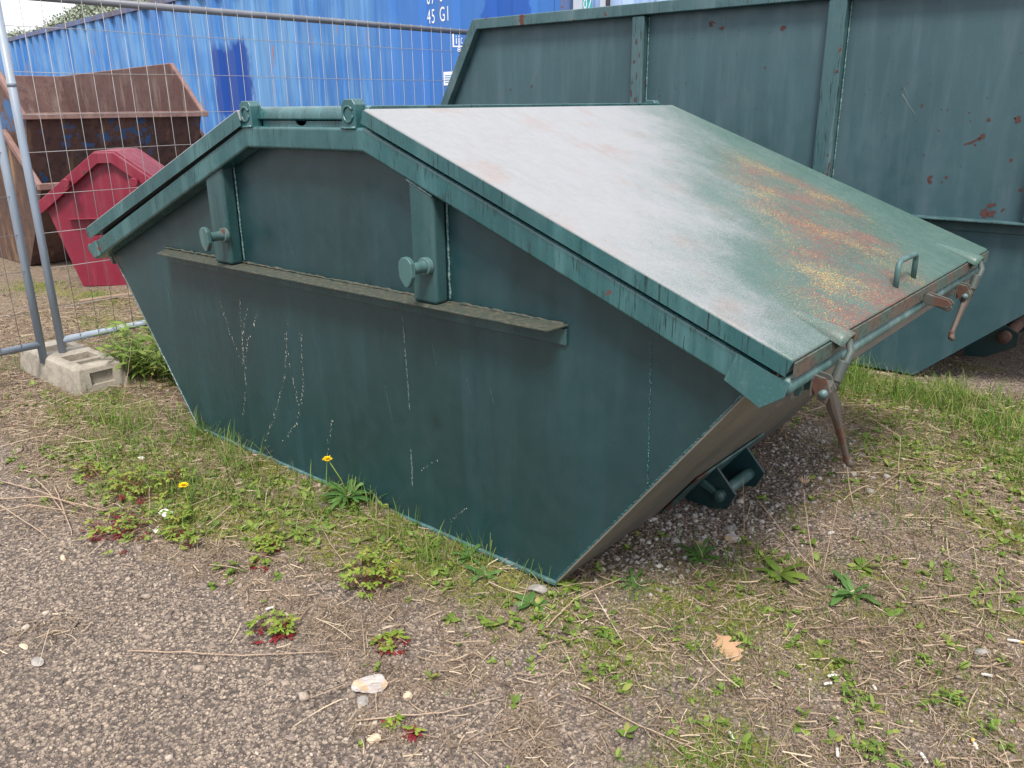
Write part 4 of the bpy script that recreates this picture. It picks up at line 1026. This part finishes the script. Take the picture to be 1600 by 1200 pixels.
# straw: dead stems lying every way
def straws(x, y, ln, wd, rg, lift=.016, seg=5):
    n = len(x); az = rg.uniform(0, 6.283, n); cv = rg.normal(0, .38, n); tt = np.linspace(-.5, .5, seg)
    zb = ground_z(x, y)+rg.uniform(.002, lift, n); tilt = rg.normal(0, .10, n); wx = rg.uniform(0, 6.28, n)
    V_ = np.zeros((n, seg, 2, 3))
    for i, t_ in enumerate(tt):
        a = az+cv*t_; px_ = x+np.cos(az)*ln*t_-np.sin(az)*ln*cv*t_*t_*.5; py_ = y+np.sin(az)*ln*t_+np.cos(az)*ln*cv*t_*t_*.5
        zz = np.maximum(zb+tilt*ln*t_, ground_z(px_, py_)+.002)
        for j, sg in ((0, -1), (1, 1)):
            V_[:, i, j, 0] = px_-np.sin(a)*wd*.5*sg; V_[:, i, j, 1] = py_+np.cos(a)*wd*.5*sg; V_[:, i, j, 2] = zz+np.sin(wx)*wd*.5*sg
    q_ = np.array([(2*i, 2*i+1, 2*i+3, 2*i+2) for i in range(seg-1)])
    return V_.reshape(-1, 3), (q_[None]+2*seg*np.arange(n)[:, None, None]).reshape(-1, 4)
L = []
rg = nrg(); x, y = scatter(520000, -4.4, 3.0, -1.4, 3.4, lambda x, y: vis(x, y)[0]*f_straw(x, y)*(.3+.7*clumpy(x, y+2, 6, 1))*.62, rg)
L.append(straws(x, y, rg.uniform(.012, .06, len(x)), rg.uniform(.0010, .0024, len(x)), rg))
rg = nrg(); x, y = scatter(9000, -4.4, 3.0, -1.4, 3.4, lambda x, y: vis(x, y)[0]*np.clip(f_straw(x, y)+.05, 0, 1)*.6, rg)
L.append(straws(x, y, rg.uniform(.06, .22, len(x)), rg.uniform(.0012, .0024, len(x)), rg, .03, 7))
v, q = join(L); a = npmesh('dry_straw', v, [q], 'straw'); a['kind'] = 'stuff'
rg = nrg(); x, y = scatter(60000, -4.4, 3.0, -1.2, 3.4, lambda x, y: vis(x, y)[0]*np.clip(f_straw(x, y)-.35, 0, 1)*clumpy(x+1, y, 5, 1)*.9, rg)
v, q = blades(x, y, rg.uniform(.03, .13, len(x)), rg.uniform(.0009, .002, len(x)), rg.uniform(.4, 1.8, len(x)), rg, 5)
a = npmesh('dead_grass', v, [q], 'straw'); a['kind'] = 'stuff'
# brown leaf scraps
rg = nrg(); x, y = scatter(42000, -6.4, 3.0, -.8, 3.2, lambda x, y: vis(x, y)[0]*blob(x, y, [(-1.9, -.35, .5, .25, .7), (-3.2, .5, 1.2, .7, .5), (-4.6, .6, 1.2, .8, .4), (-1.2, -.2, .4, .2, .3), (2, .3, .5, .5, .12)])*.5, rg)
v, q = stones(x, y, rg.uniform(.008, .030, len(x)), rg); v = v.reshape(-1, 8, 3); zc = v[:, :, 2].mean(1, keepdims=True); v[:, :, 2] = zc+(v[:, :, 2]-zc)*.45; a = npmesh('leaf_litter', v.reshape(-1, 3), [q], 'litter'); a['kind'] = 'stuff'

# ------------------------------------------------------------------ leafy plants
def leaf(V, Q, base, az, elev, ln, wd, curl=.6, prof=None, rows=6, fold=.18, roll=0.):
    prof = prof or (lambda t_: math.sin(math.pi*min(1, t_*.92+.06))**.8)
    o = len(V); p = Vector(base); e = elev
    for i in range(rows):
        t_ = i/(rows-1); hd = Vector((math.cos(az)*math.cos(e), math.sin(az)*math.cos(e), math.sin(e)))
        sd_ = Vector((-math.sin(az), math.cos(az), 0)); nm = hd.cross(sd_)
        sd_ = sd_*math.cos(roll)-nm*math.sin(roll)
        w_ = wd*.5*max(.03, prof(t_))
        V += [tuple(p-sd_*w_-nm*fold*w_), tuple(p), tuple(p+sd_*w_-nm*fold*w_)]
        p = p+hd*(ln/(rows-1)); e -= curl/(rows-1)
    for i in range(rows-1):
        a = o+3*i; Q += [(a, a+1, a+4, a+3), (a+1, a+2, a+5, a+4)]
def lobed(t_): return (math.sin(math.pi*min(1, t_*.9+.05))**.7)*(.45+.55*abs(math.sin(t_*13)))
def gz1(x, y): return float(ground_z(np.array([x]), np.array([y]))[0])
def rosette(name, label, cat, x, y, n, ln, wd, m, elev=(.15, .7), prof=None, seed=0, group=None, curl=.8, parent=None, rows=7):
    r_ = random.Random(seed*13+5); V, Q = [], []; z = gz1(x, y)+.003
    for k in range(n):
        az = 6.283*k/n+r_.uniform(-.5, .5); l_ = ln*r_.uniform(.55, 1.1)
        leaf(V, Q, (x+r_.gauss(0, .004), y+r_.gauss(0, .004), z), az, r_.uniform(*elev), l_, wd*r_.uniform(.75, 1.15), curl*r_.uniform(.6, 1.3), prof, rows, r_.uniform(.1, .4), r_.gauss(0, .3))
    o = npmesh(name, V, [Q], m, parent, smooth=True)
    if label: tag(o, label, cat, group)
    return o
def bushlet(name, label, cat, x, y, n, rad, hgt, lf, m, seed=0, group=None, mstem=None, red=0., stemred=False):
    """many small cut leaves carried on thin stems that spread from one root"""
    r_ = random.Random(seed*7+1); T = thing(name, label, cat, (x, y, gz1(x, y)), group)
    V, Q = [], []; Vr, Qr = [], []; st = MB(); z = gz1(x, y)
    roots = [(x+r_.gauss(0, .50)*rad, y+r_.gauss(0, .38)*rad, r_.uniform(.35, .8)*rad) for _ in range(max(2, n//14))]
    for (ox, oy, _) in roots: st.tube([(x, y, z+.001), ((x+ox)/2, (y+oy)/2, z+.004), (ox, oy, z+.001)], .0009, 4)
    for k in range(n):
        ox, oy, orad = r_.choice(roots)
        az = r_.uniform(0, 6.283); rr_ = orad*math.sqrt(r_.random()); h_ = hgt*r_.uniform(.35, 1.1)*(1-.4*rr_/rad)
        tip = Vector((ox+math.cos(az)*rr_, oy+math.sin(az)*rr_, z+h_))
        st.tube([(ox+math.cos(az)*rr_*.15, oy+math.sin(az)*rr_*.15, z-.002), (ox+math.cos(az)*rr_*.6, oy+math.sin(az)*rr_*.6, z+h_*.6), tuple(tip)], .0008, 4)
        fx_ = ((tip.x-x)*.72-(tip.y-y)*.69)/rad; low_ = r_.random() < red*(.25+1.9*max(0, fx_+.15))
        for j in range(r_.choice((3, 5, 5))):
            a = az+(j-2)*.75+r_.uniform(-.25, .25)
            leaf(Vr if low_ else V, Qr if low_ else Q, tuple(tip if not low_ else Vector((tip.x, tip.y, z+h_*.35))), a, r_.uniform(-.25, .45), lf*r_.uniform(.45, 1.2), lf*r_.uniform(.32, .58), .6, lobed, 7, .2, r_.gauss(0, .3))
    if V: npmesh('foliage', V, [Q], m, T, smooth=True)
    if Vr: npmesh('red_leaves', Vr, [Qr], 'leafred', T, smooth=True)
    st.build('stems', 'leafred' if (stemred or red) else 'leafdark', T, smooth=True)
    return T
# dandelions
def dandelion(label, x, y, h, lean, nl, ln, seed):
    r_ = random.Random(seed); z = gz1(x, y); T = thing('dandelion', label, 'flower', (x, y, z), 'dandelions in flower')
    V, Q = [], []
    for k in range(nl):
        az = 6.283*k/nl+r_.uniform(-.5, .5)
        leaf(V, Q, (x, y, z+.002), az, r_.uniform(.25, 1.1), ln*r_.uniform(.6, 1.1), ln*.32*r_.uniform(.8, 1.2), r_.uniform(.6, 1.5), lambda t_: (t_**.7)*(1-t_**4)*(.55+.45*abs(math.cos(t_*11))), 10, .25, r_.gauss(0, .35))
    npmesh('leaves', V, [Q], 'leafdark' if nl > 12 else 'leaf', T, smooth=True)
    tp_ = Vector((x+lean[0], y+lean[1], z+h))
    MB().tube([(x, y, z), (x+lean[0]*.35, y+lean[1]*.35, z+h*.5), tuple(tp_)], .0021, 6).build('stem', 'leafy', T, smooth=True)
    V, Q = [], []
    for ring, (cnt, el, l_) in enumerate(((18, .12, .0185), (16, .45, .0165), (12, .85, .012), (8, 1.2, .008))):
        for k in range(cnt):
            leaf(V, Q, tuple(tp_), 6.283*k/cnt+ring*.2, el+r_.uniform(-.1, .1), l_*r_.uniform(.9, 1.1), .0042, .35, lambda t_: .6+.4*t_, 4, .1)
    npmesh('flower_head', V, [Q], 'petal', T, smooth=True)
    MB().tube([tuple(tp_-Vector((0, 0, .010))), tuple(tp_-Vector((0, 0, .004))), tuple(tp_+Vector((0, 0, .001)))], [.003, .0062, .006], 8).build('calyx', 'leafdark', T, smooth=True)
dandelion('yellow dandelion on a leaning stem over a thick leaf clump against the green skip', .115, -.055, .155, (-.072, -.030), 34, .125, 3)
dandelion('short yellow dandelion with few pale leaves beside white paper scraps', -.27, -.49, .105, (-.045, .012), 8, .075, 8)
# tall leafy clump by the fence foot
TB = thing('leafy_shrub', 'bright green leafy clump growing between the concrete foot and the green skip', 'plant', (-2.02, .42, 0))
V, Q = [], []; st = MB(); r_ = random.Random(12)
for k in range(70):
    a = r_.uniform(0, 6.283); rr_ = .27*math.sqrt(r_.random()); bx_, by_ = -2.02+math.cos(a)*rr_*.8, .42+math.sin(a)*rr_*.75
    h_ = r_.uniform(.20, .43)*(1-.35*rr_/.27); tx_, ty_ = bx_+math.cos(a)*rr_*.7, by_+math.sin(a)*rr_*.7
    st.tube([(bx_, by_, -.005), ((bx_+tx_)/2, (by_+ty_)/2, h_*.55), (tx_, ty_, h_)], [.003, .0024, .0014], 5)
    for j in range(13):
        s_ = .18+.82*j/12; az = j*2.4+r_.uniform(-.4, .4)
        leaf(V, Q, (bx_+(tx_-bx_)*s_, by_+(ty_-by_)*s_, h_*s_), az, r_.uniform(.15, .9), r_.uniform(.07, .12)*(1.1-.35*s_), r_.uniform(.014, .021), r_.uniform(.7, 1.6), None, 6, .3, r_.gauss(0, .3))
npmesh('foliage', V, [Q], 'leaf', TB, smooth=True); st.build('stems', 'leaf', TB, smooth=True)
# cut-leaved clumps with red stems on the gravel edge
HG = 'cut-leaved weeds turning red on the gravel edge'
for i, (x, y, n, rad, h_, lb_, red) in enumerate((
    (-.60, -.53, 46, .17, .085, 'wide yellow-green weed clump left of the short dandelion', .22), (-.38, -.70, 40, .16, .055, 'low weed clump with crimson undersides at the gravel edge by white scraps', .42),
    (.59, -.70, 26, .085, .045, 'small weed with crimson leaves alone on bare gravel, left of the pale stone', .5), (.67, -.40, 30, .12, .07, 'fresh green cut-leaved weed in the moss, before the middle of the skip', .05),
    (.20, -.50, 18, .055, .06, 'small upright yellow-green weed on the gravel edge below the tall dandelion', .15), (-.10, -.63, 18, .07, .05, 'green ferny weed just right of the crimson clump', .1),
    (.90, -.56, 14, .05, .03, 'tiny crimson weed in dry stems just above the pale stone', .8), (1.17, -.74, 8, .03, .02, 'tiniest crimson weed on gravel right of the pale stone', .7), (-.92, -.55, 20, .10, .05, 'reddish weed at the left edge of the photo beside the gravel', .45))):
    bushlet('weed_clump', lb_, 'weed', x, y, int(n*1.9), rad, h_, .023, 'leafy', i+1, HG, red=red*.6)
LG = 'leafy weeds along the skip'
for i, (x, y, n, ln, wd_l, m, lb_, pr_) in enumerate((
    (.16, -.30, 9, .075, .028, 'leaf', 'weed with broad pale leaves on brown moss below the tall dandelion', None), (.22, -.25, 8, .06, .02, 'leaf', 'narrow-leaved weed right beside the broad pale-leaved one', None),
    (1.10, .03, 26, .05, .018, 'leaf', 'bushy bright weed at the bottom right corner of the green skip', lobed), (1.05, -.12, 12, .06, .022, 'leafdark', 'dark weed rosette just left of the skip corner stone', None),
    (1.58, .52, 12, .10, .030, 'leaf', 'broad bright weed tuft on dry ground right of the skip bracket', None), (1.80, .55, 14, .12, .026, 'leafdark', 'long-leaved weed rosette lying flat amid straw', lobed),
    (1.33, .44, 14, .09, .022, 'leafdark', 'dark jagged weed rosette in front of the tipping bracket', lobed), (1.77, .72, 12, .08, .02, 'leaf', 'grassy bright weed tuft behind the flat rosette', None),
    (.93, -.34, 9, .035, .018, 'leaf', 'little clover-like weed in moss right of the fresh cut-leaved one', None), (.74, -.05, 12, .075, .018, 'leafdark', 'jagged weed pressed to the base strip of the skip', lobed),
    (.85, -.10, 10, .07, .020, 'leafdark', 'darker weed beneath the skip edge near its right corner', lobed), (1.25, .16, 14, .07, .014, 'leafdark', 'feathery grey-green weed beyond the skip corner', lobed), (-.30, -.22, 12, .06, .016, 'leaf', 'bright weed against the skip near its left end', None), (-.02, -.40, 8, .05, .02, 'leaf', 'pale small weed between the two dandelions', None))):
    rosette('leafy_weed', lb_, 'weed', x, y, n, ln, wd_l, m, prof=pr_, seed=i+3, group=LG)
CG = 'small clover plants in the stony foreground'
for i, (x, y, n, rad, lb_) in enumerate((
    (1.70, -.07, 8, .03, 'clover sprig on stones directly below the oak leaf'), (2.15, .22, 16, .06, 'widest clover patch in the lower right, among white butts'), (1.95, .085, 14, .05, 'clover patch beside the pair of cigarette butts'), (2.07, -.09, 20, .07, 'clover patch cut by the bottom edge of the photo'),
    (1.42, -.25, 10, .045, 'clover in the middle foreground stones, below the skip corner'), (1.50, -.02, 10, .045, 'clover patch between skip corner and oak leaf'), (2.26, .16, 10, .04, 'rightmost clover patch beside an orange butt'), (1.62, .12, 10, .05, 'clover tuft just behind the oak leaf'), (1.30, -.12, 9, .05, 'clover tuft among moss at the skip corner'), (2.05, .33, 8, .035, 'upright clover sprig in dry straw behind the butts'))):
    bushlet('clover_plant', lb_, 'weed', x, y, n, rad, .028, .016, 'leaf', i+40, CG)
# many little seedlings
V, Q = [], []; rg = nrg()
x, y = scatter(26000, -2.4, 2.8, -.85, 2.8, lambda x, y: vis(x, y)[0]*np.clip(.22+f_green(x, y)*.8, 0, 1)*np.clip(1.12-f_gravel(x, y)*1.1, 0, 1)*clumpy(x, y, 5, 1)*.8, rg); r_ = random.Random(8)
for a, c_ in zip(x, y):
    z = gz1(a, c_); l_ = r_.uniform(.011, .036); wr_ = r_.uniform(.35, .6)
    for k in range(r_.randint(3, 6)): leaf(V, Q, (a, c_, z+r_.uniform(0, .012)), r_.uniform(0, 6.283), r_.uniform(0., 1.), l_*r_.uniform(.6, 1.1), l_*wr_, .7, None, 4, .2, r_.gauss(0, .3))
a = npmesh('seedlings', V, [Q], 'leaf', smooth=True); a['kind'] = 'stuff'

# ------------------------------------------------------------------ twigs and dead stalks
TG = 'dead stalks lying on the ground'
def stalk(label, pts, r=.0016, grp=TG, name='dead_stalk'):
    P_ = []
    L_ = [Vector(p) for p in pts]
    for i in range(len(L_)-1):
        for k in range(6): P_.append(L_[i].lerp(L_[i+1], k/6))
    P_.append(L_[-1]); rr_ = random.Random(len(label))
    P_ = [(p.x+rr_.gauss(0, .0012), p.y+rr_.gauss(0, .0012), p.z+rr_.gauss(0, .0008)) for p in P_]
    o = MB().tube(P_, [r*(1-.5*i/len(P_)) for i in range(len(P_))], 5).build(name, 'twig', None, smooth=True); return tag(o, label, 'stalk', grp)
def gp(x, y, h=.008): return (x, y, gz1(x, y)+h)
stalk('long pale stalk crossing the moss from the weeds towards the dandelion', [gp(-.80, -.42), gp(-.55, -.50, .03), gp(-.33, -.62, .012)], .002)
stalk('bent stalk crossing the gravel left of the pale stone', [gp(.35, -1.02), gp(.62, -.84, .012), gp(.80, -.68, .012)], .0024)
stalk('straight stalk on gravel just right of the pale stone', [gp(1.06, -.80), gp(1.20, -.64, .014), gp(1.27, -.50, .012)], .0024)
stalk('long stalk slanting through the foreground stones to the bottom edge', [gp(1.42, -.36), gp(1.60, -.37, .012), gp(1.86, -.34, .010)], .0022)
stalk('stalk leaning up out of the moss left of the skip corner', [gp(1.17, -.19), gp(1.17, -.05, .03), gp(1.24, .10, .05)], .0024)
stalk('thin stalk lying along the moss before the skip middle', [gp(-.02, -.16), gp(.40, -.34, .016), gp(.72, -.46, .02)], .0018)
stalk('pale stalk lying flat at the right edge in straw', [gp(1.95, .62), gp(2.20, .86, .012), gp(2.5, 1.15, .01)], .0024)
for i, (a, c_) in enumerate((((-1.15, -.82), (-.62, -.72)), ((-1.1, -.72), (-.58, -.80)), ((-1.0, -.90), (-.55, -.68)), ((-.95, -.70), (-.45, -.84)), ((-1.2, -.95), (-.5, -.9)), ((-.9, -.98), (-.6, -.74)))):
    stalk('brown stalk in the heap of dead stems at the left gravel edge', [gp(*a), gp((a[0]+c_[0])/2, (a[1]+c_[1])/2, .03+.01*(i % 3)), gp(*c_)], .0034, 'heap of dead stems at the left gravel edge')
stalk('upright dry stalk with a feathery seed head, right of the bracket', [gp(1.66, .60), gp(1.60, .66, .12), gp(1.56, .69, .235)], .0020)
sh_ = MB()
for k in range(16):
    a = 6.283*k/16; sh_.tube([(1.56, .69, .235), (1.56+.018*math.cos(a), .69+.018*math.sin(a), .262+.006*(k % 2))], .0009, 4)
o = sh_.build('seed_head', 'twig', None, smooth=True); pr_ = [q for q in COL.objects if q.get('label', '').startswith('upright dry stalk with a feathery')][0]
o.parent = pr_
stalk('upright dry stalk leaning left, before the feathery one', [gp(1.67, .59), gp(1.56, .58, .11), gp(1.44, .60, .20)], .0018)
stalk('bare upright dry stalk just right of the feathery one', [gp(1.68, .61), gp(1.665, .70, .11), gp(1.66, .75, .20)], .0016)
stalk('arched dry stalk curling under the latch lever', [gp(1.60, 1.12), gp(1.50, 1.25, .16), gp(1.40, 1.30, .24), gp(1.30, 1.25, .26)], .002)
stalk('looping thin dry stalk right of the latch lever', [gp(1.62, 1.18), gp(1.70, 1.28, .10), gp(1.66, 1.40, .20), gp(1.52, 1.42, .25), gp(1.44, 1.32, .22)], .0016)
stalk('thin stalk rising before the concrete foot', [gp(-1.72, -.05), gp(-1.80, .04, .14), gp(-1.83, .10, .30)], .0015)
stalk('forked stalk by the tipping bracket', [gp(1.36, .46), gp(1.40, .62, .05), gp(1.30, .80, .17)], .0018)

# ------------------------------------------------------------------ stones, litter
def stone(label, x, y, a, b_, h, m, seed, rot=0., name='stone'):
    bm = bmesh.new(); bmesh.ops.create_icosphere(bm, subdivisions=3, radius=1.); z = gz1(x, y)
    rs_ = random.Random(seed); cuts = [(Vector((rs_.gauss(0, 1), rs_.gauss(0, 1), rs_.gauss(0, .8))).normalized(), rs_.uniform(.52, .86)) for _ in range(9)]
    for v in bm.verts:
        p = v.co.normalized()
        for nrm, dd_ in cuts:
            e = p.dot(nrm)-dd_
            if e > 0: p = p-nrm*e
        p = p*(1+.05*mnoise.noise(p*4+Vector((seed, 0, 0))))
        X_, Y_ = p.x*a, p.y*b_
        v.co = Vector((X_*math.cos(rot)-Y_*math.sin(rot), X_*math.sin(rot)+Y_*math.cos(rot), p.z*h+h*.55))
    me = bpy.data.meshes.new(name); bm.to_mesh(me); bm.free(); me.materials.append(M[m])
    o = bpy.data.objects.new(name, me); COL.objects.link(o); o.location = (x, y, z+.001); return tag(o, label, 'stone', 'larger stones on the gravel')
stone('largest pale banded stone, lying on the foreground gravel', .985, -.695, .050, .036, .019, 'stoneA', 3, 1.0)
stone('rounded grey stone touching the near side of the pale banded stone', 1.015, -.745, .021, .015, .010, 'stoneB', 5)
stone('small tan and grey stone right of the pale banded stone', 1.085, -.655, .017, .013, .011, 'stoneC', 7)
stone('tan stone near the bottom edge below the banded stone', 1.135, -.812, .019, .016, .010, 'stoneC', 9, .4)
stone('pale tan flat stone in the far left gravel', .10, -1.208, .022, .009, .005, 'stoneC', 12, .2)
stone('grey flat stone near the left bottom of the gravel', .20, -1.21, .028, .016, .006, 'stoneB', 14, .1)
stone('pale stone tucked under the skip corner in weeds', 1.03, -.055, .035, .020, .018, 'stoneB', 21, .3)
stone('tan stone at the gravel edge below the dead stem heap', -.31, -.93, .018, .012, .008, 'stoneC', 23)
stone('light stone in rubble beside the tipping bracket', 1.36, .62, .030, .022, .016, 'stoneA', 31, .5)
stone('light stone in rubble left of the bracket, near straw', 1.30, .52, .026, .018, .014, 'stoneA', 33, .9)
stone('grey stone in rubble right under the sloping end', 1.22, .47, .024, .018, .013, 'stoneB', 35, .1)
stone('grey stone in straw at the right edge', 2.17, .46, .026, .016, .010, 'stoneB', 41, .6)
pk = MB().box(-.20, .20, -.035, .035, .004, .022).build('plank', 'straw', None, .004)
pk.location = (-4.20, 1.02, gz1(-4.20, 1.02)+.004); pk.rotation_euler = (.02, -.03, 1.25); tag(pk, 'short pale plank lying on the ground beyond the mesh fence, before the crimson skip', 'plank')
M['rubble'] = islmat('pale_rubble', [(0, (.22, .205, .20)), (.6, (.36, .34, .325)), (1, (.50, .475, .45))], .9)
rg = nrg(); x, y = scatter(26000, .8, 2.0, .1, 2.2, lambda x, y: vis(x, y)[0]*blob(x, y, [(1.20, .50, .12, .35, 1.), (1.36, 1.0, .12, .40, .9), (1.33, 1.5, .2, .3, .7), (1.30, .62, .12, .2, 1.)])*.30, rg)
v, q = stones(x, y, np.clip(np.exp(rg.normal(np.log(.012), .42, len(x))), .006, .034), rg); a = npmesh('rubble', v, [q], 'rubble'); a['kind'] = 'stuff'
# oak leaf
V, Q = [], []
leaf(V, Q, (1.568, .085, gz1(1.58, .05)+.012), -.55, .14, .125, .10, .35, lambda t_: float(np.interp(t_, [0, .15, .26, .36, .44, .56, .64, .78, .85, .93, 1], [.03, .05, .62, .58, .2, 1., .30, .72, .30, .38, .02])), 26, .30, -.35)
o = npmesh('oak_leaf', V, [Q], 'oak'); tag(o, 'brown lobed oak leaf lying on stones right of the skip corner', 'leaf')
# cigarette butts
BG = 'cigarette butts in the right foreground'
for (x, y, az, tip, ln, lb_) in ((1.889, .125, .9, 0, .026, 'white cigarette butt lying just above an orange-tipped one, by the clover'), (1.892, .085, .9, 0, .022, 'creamy cigarette butt just below the white one by the clover'), (1.992, .145, 2.2, 0, .018, 'short white cigarette butt right of the paired butts'),
    (2.205, .365, .4, 0, .026, 'white cigarette butt at the right edge above the clover'), (2.235, .570, .35, 1, .045, 'white cigarette end with orange tip at the far right, in straw'), (2.00, -.145, 2.0, 0, .027, 'white cigarette butt standing out near the bottom edge'),
    (2.240, .080, 2.1, 1, .034, 'orange-tipped cigarette butt in the bottom right corner'), (.485, -.66, 1.3, 0, .024, 'white cigarette butt on gravel above the crimson weed'), (2.16, -.035, 2.3, 0, .030, 'grey-white cigarette butt beside the bottom right clover'), (1.79, -.26, 2.4, 0, .030, 'torn cream cigarette paper near the bottom middle')):
    z = gz1(x, y)+.009; dx, dy = math.cos(az)*ln/2, math.sin(az)*ln/2
    T = thing('cigarette_butt', lb_, 'butt', (x, y, z), BG)
    MB().tube([(x-dx, y-dy, z), (x, y, z+.001), (x+dx*.4, y+dy*.4, z)], [.0038, .0040, .0040], 10).build('paper', 'paper', T, smooth=True)
    MB().tube([(x+dx*.42, y+dy*.42, z), (x+dx, y+dy, z)], .0041, 10).build('filter', 'filter' if tip else 'paper', T, smooth=True)
# crumpled white paper
for (x, y, s_, sd_, lb_) in ((-.335, -.55, .040, 2, 'white crumpled paper scrap below the short dandelion'), (-.235, -.64, .020, 6, 'small white paper scrap in the crimson weeds'), (-.95, -.34, .022, 9, 'white scrap in straw left of the weeds'), (1.285, .56, .014, 11, 'tiny white scrap beside the bracket')):
    bm = bmesh.new(); bmesh.ops.create_icosphere(bm, subdivisions=2, radius=1.); r_ = random.Random(sd_)
    for v in bm.verts: k = r_.uniform(.55, 1.2); v.co = Vector((v.co.x*s_*k, v.co.y*s_*.6*k, max(-.2, v.co.z)*s_*.30*k))
    me = bpy.data.meshes.new('paper_scrap'); bm.to_mesh(me); bm.free(); me.materials.append(M['paper'])
    o = bpy.data.objects.new('paper_scrap', me); COL.objects.link(o); o.location = (x, y, gz1(x, y)+.008); tag(o, lb_, 'litter', 'white paper scraps')
print('objects', len(COL.objects))
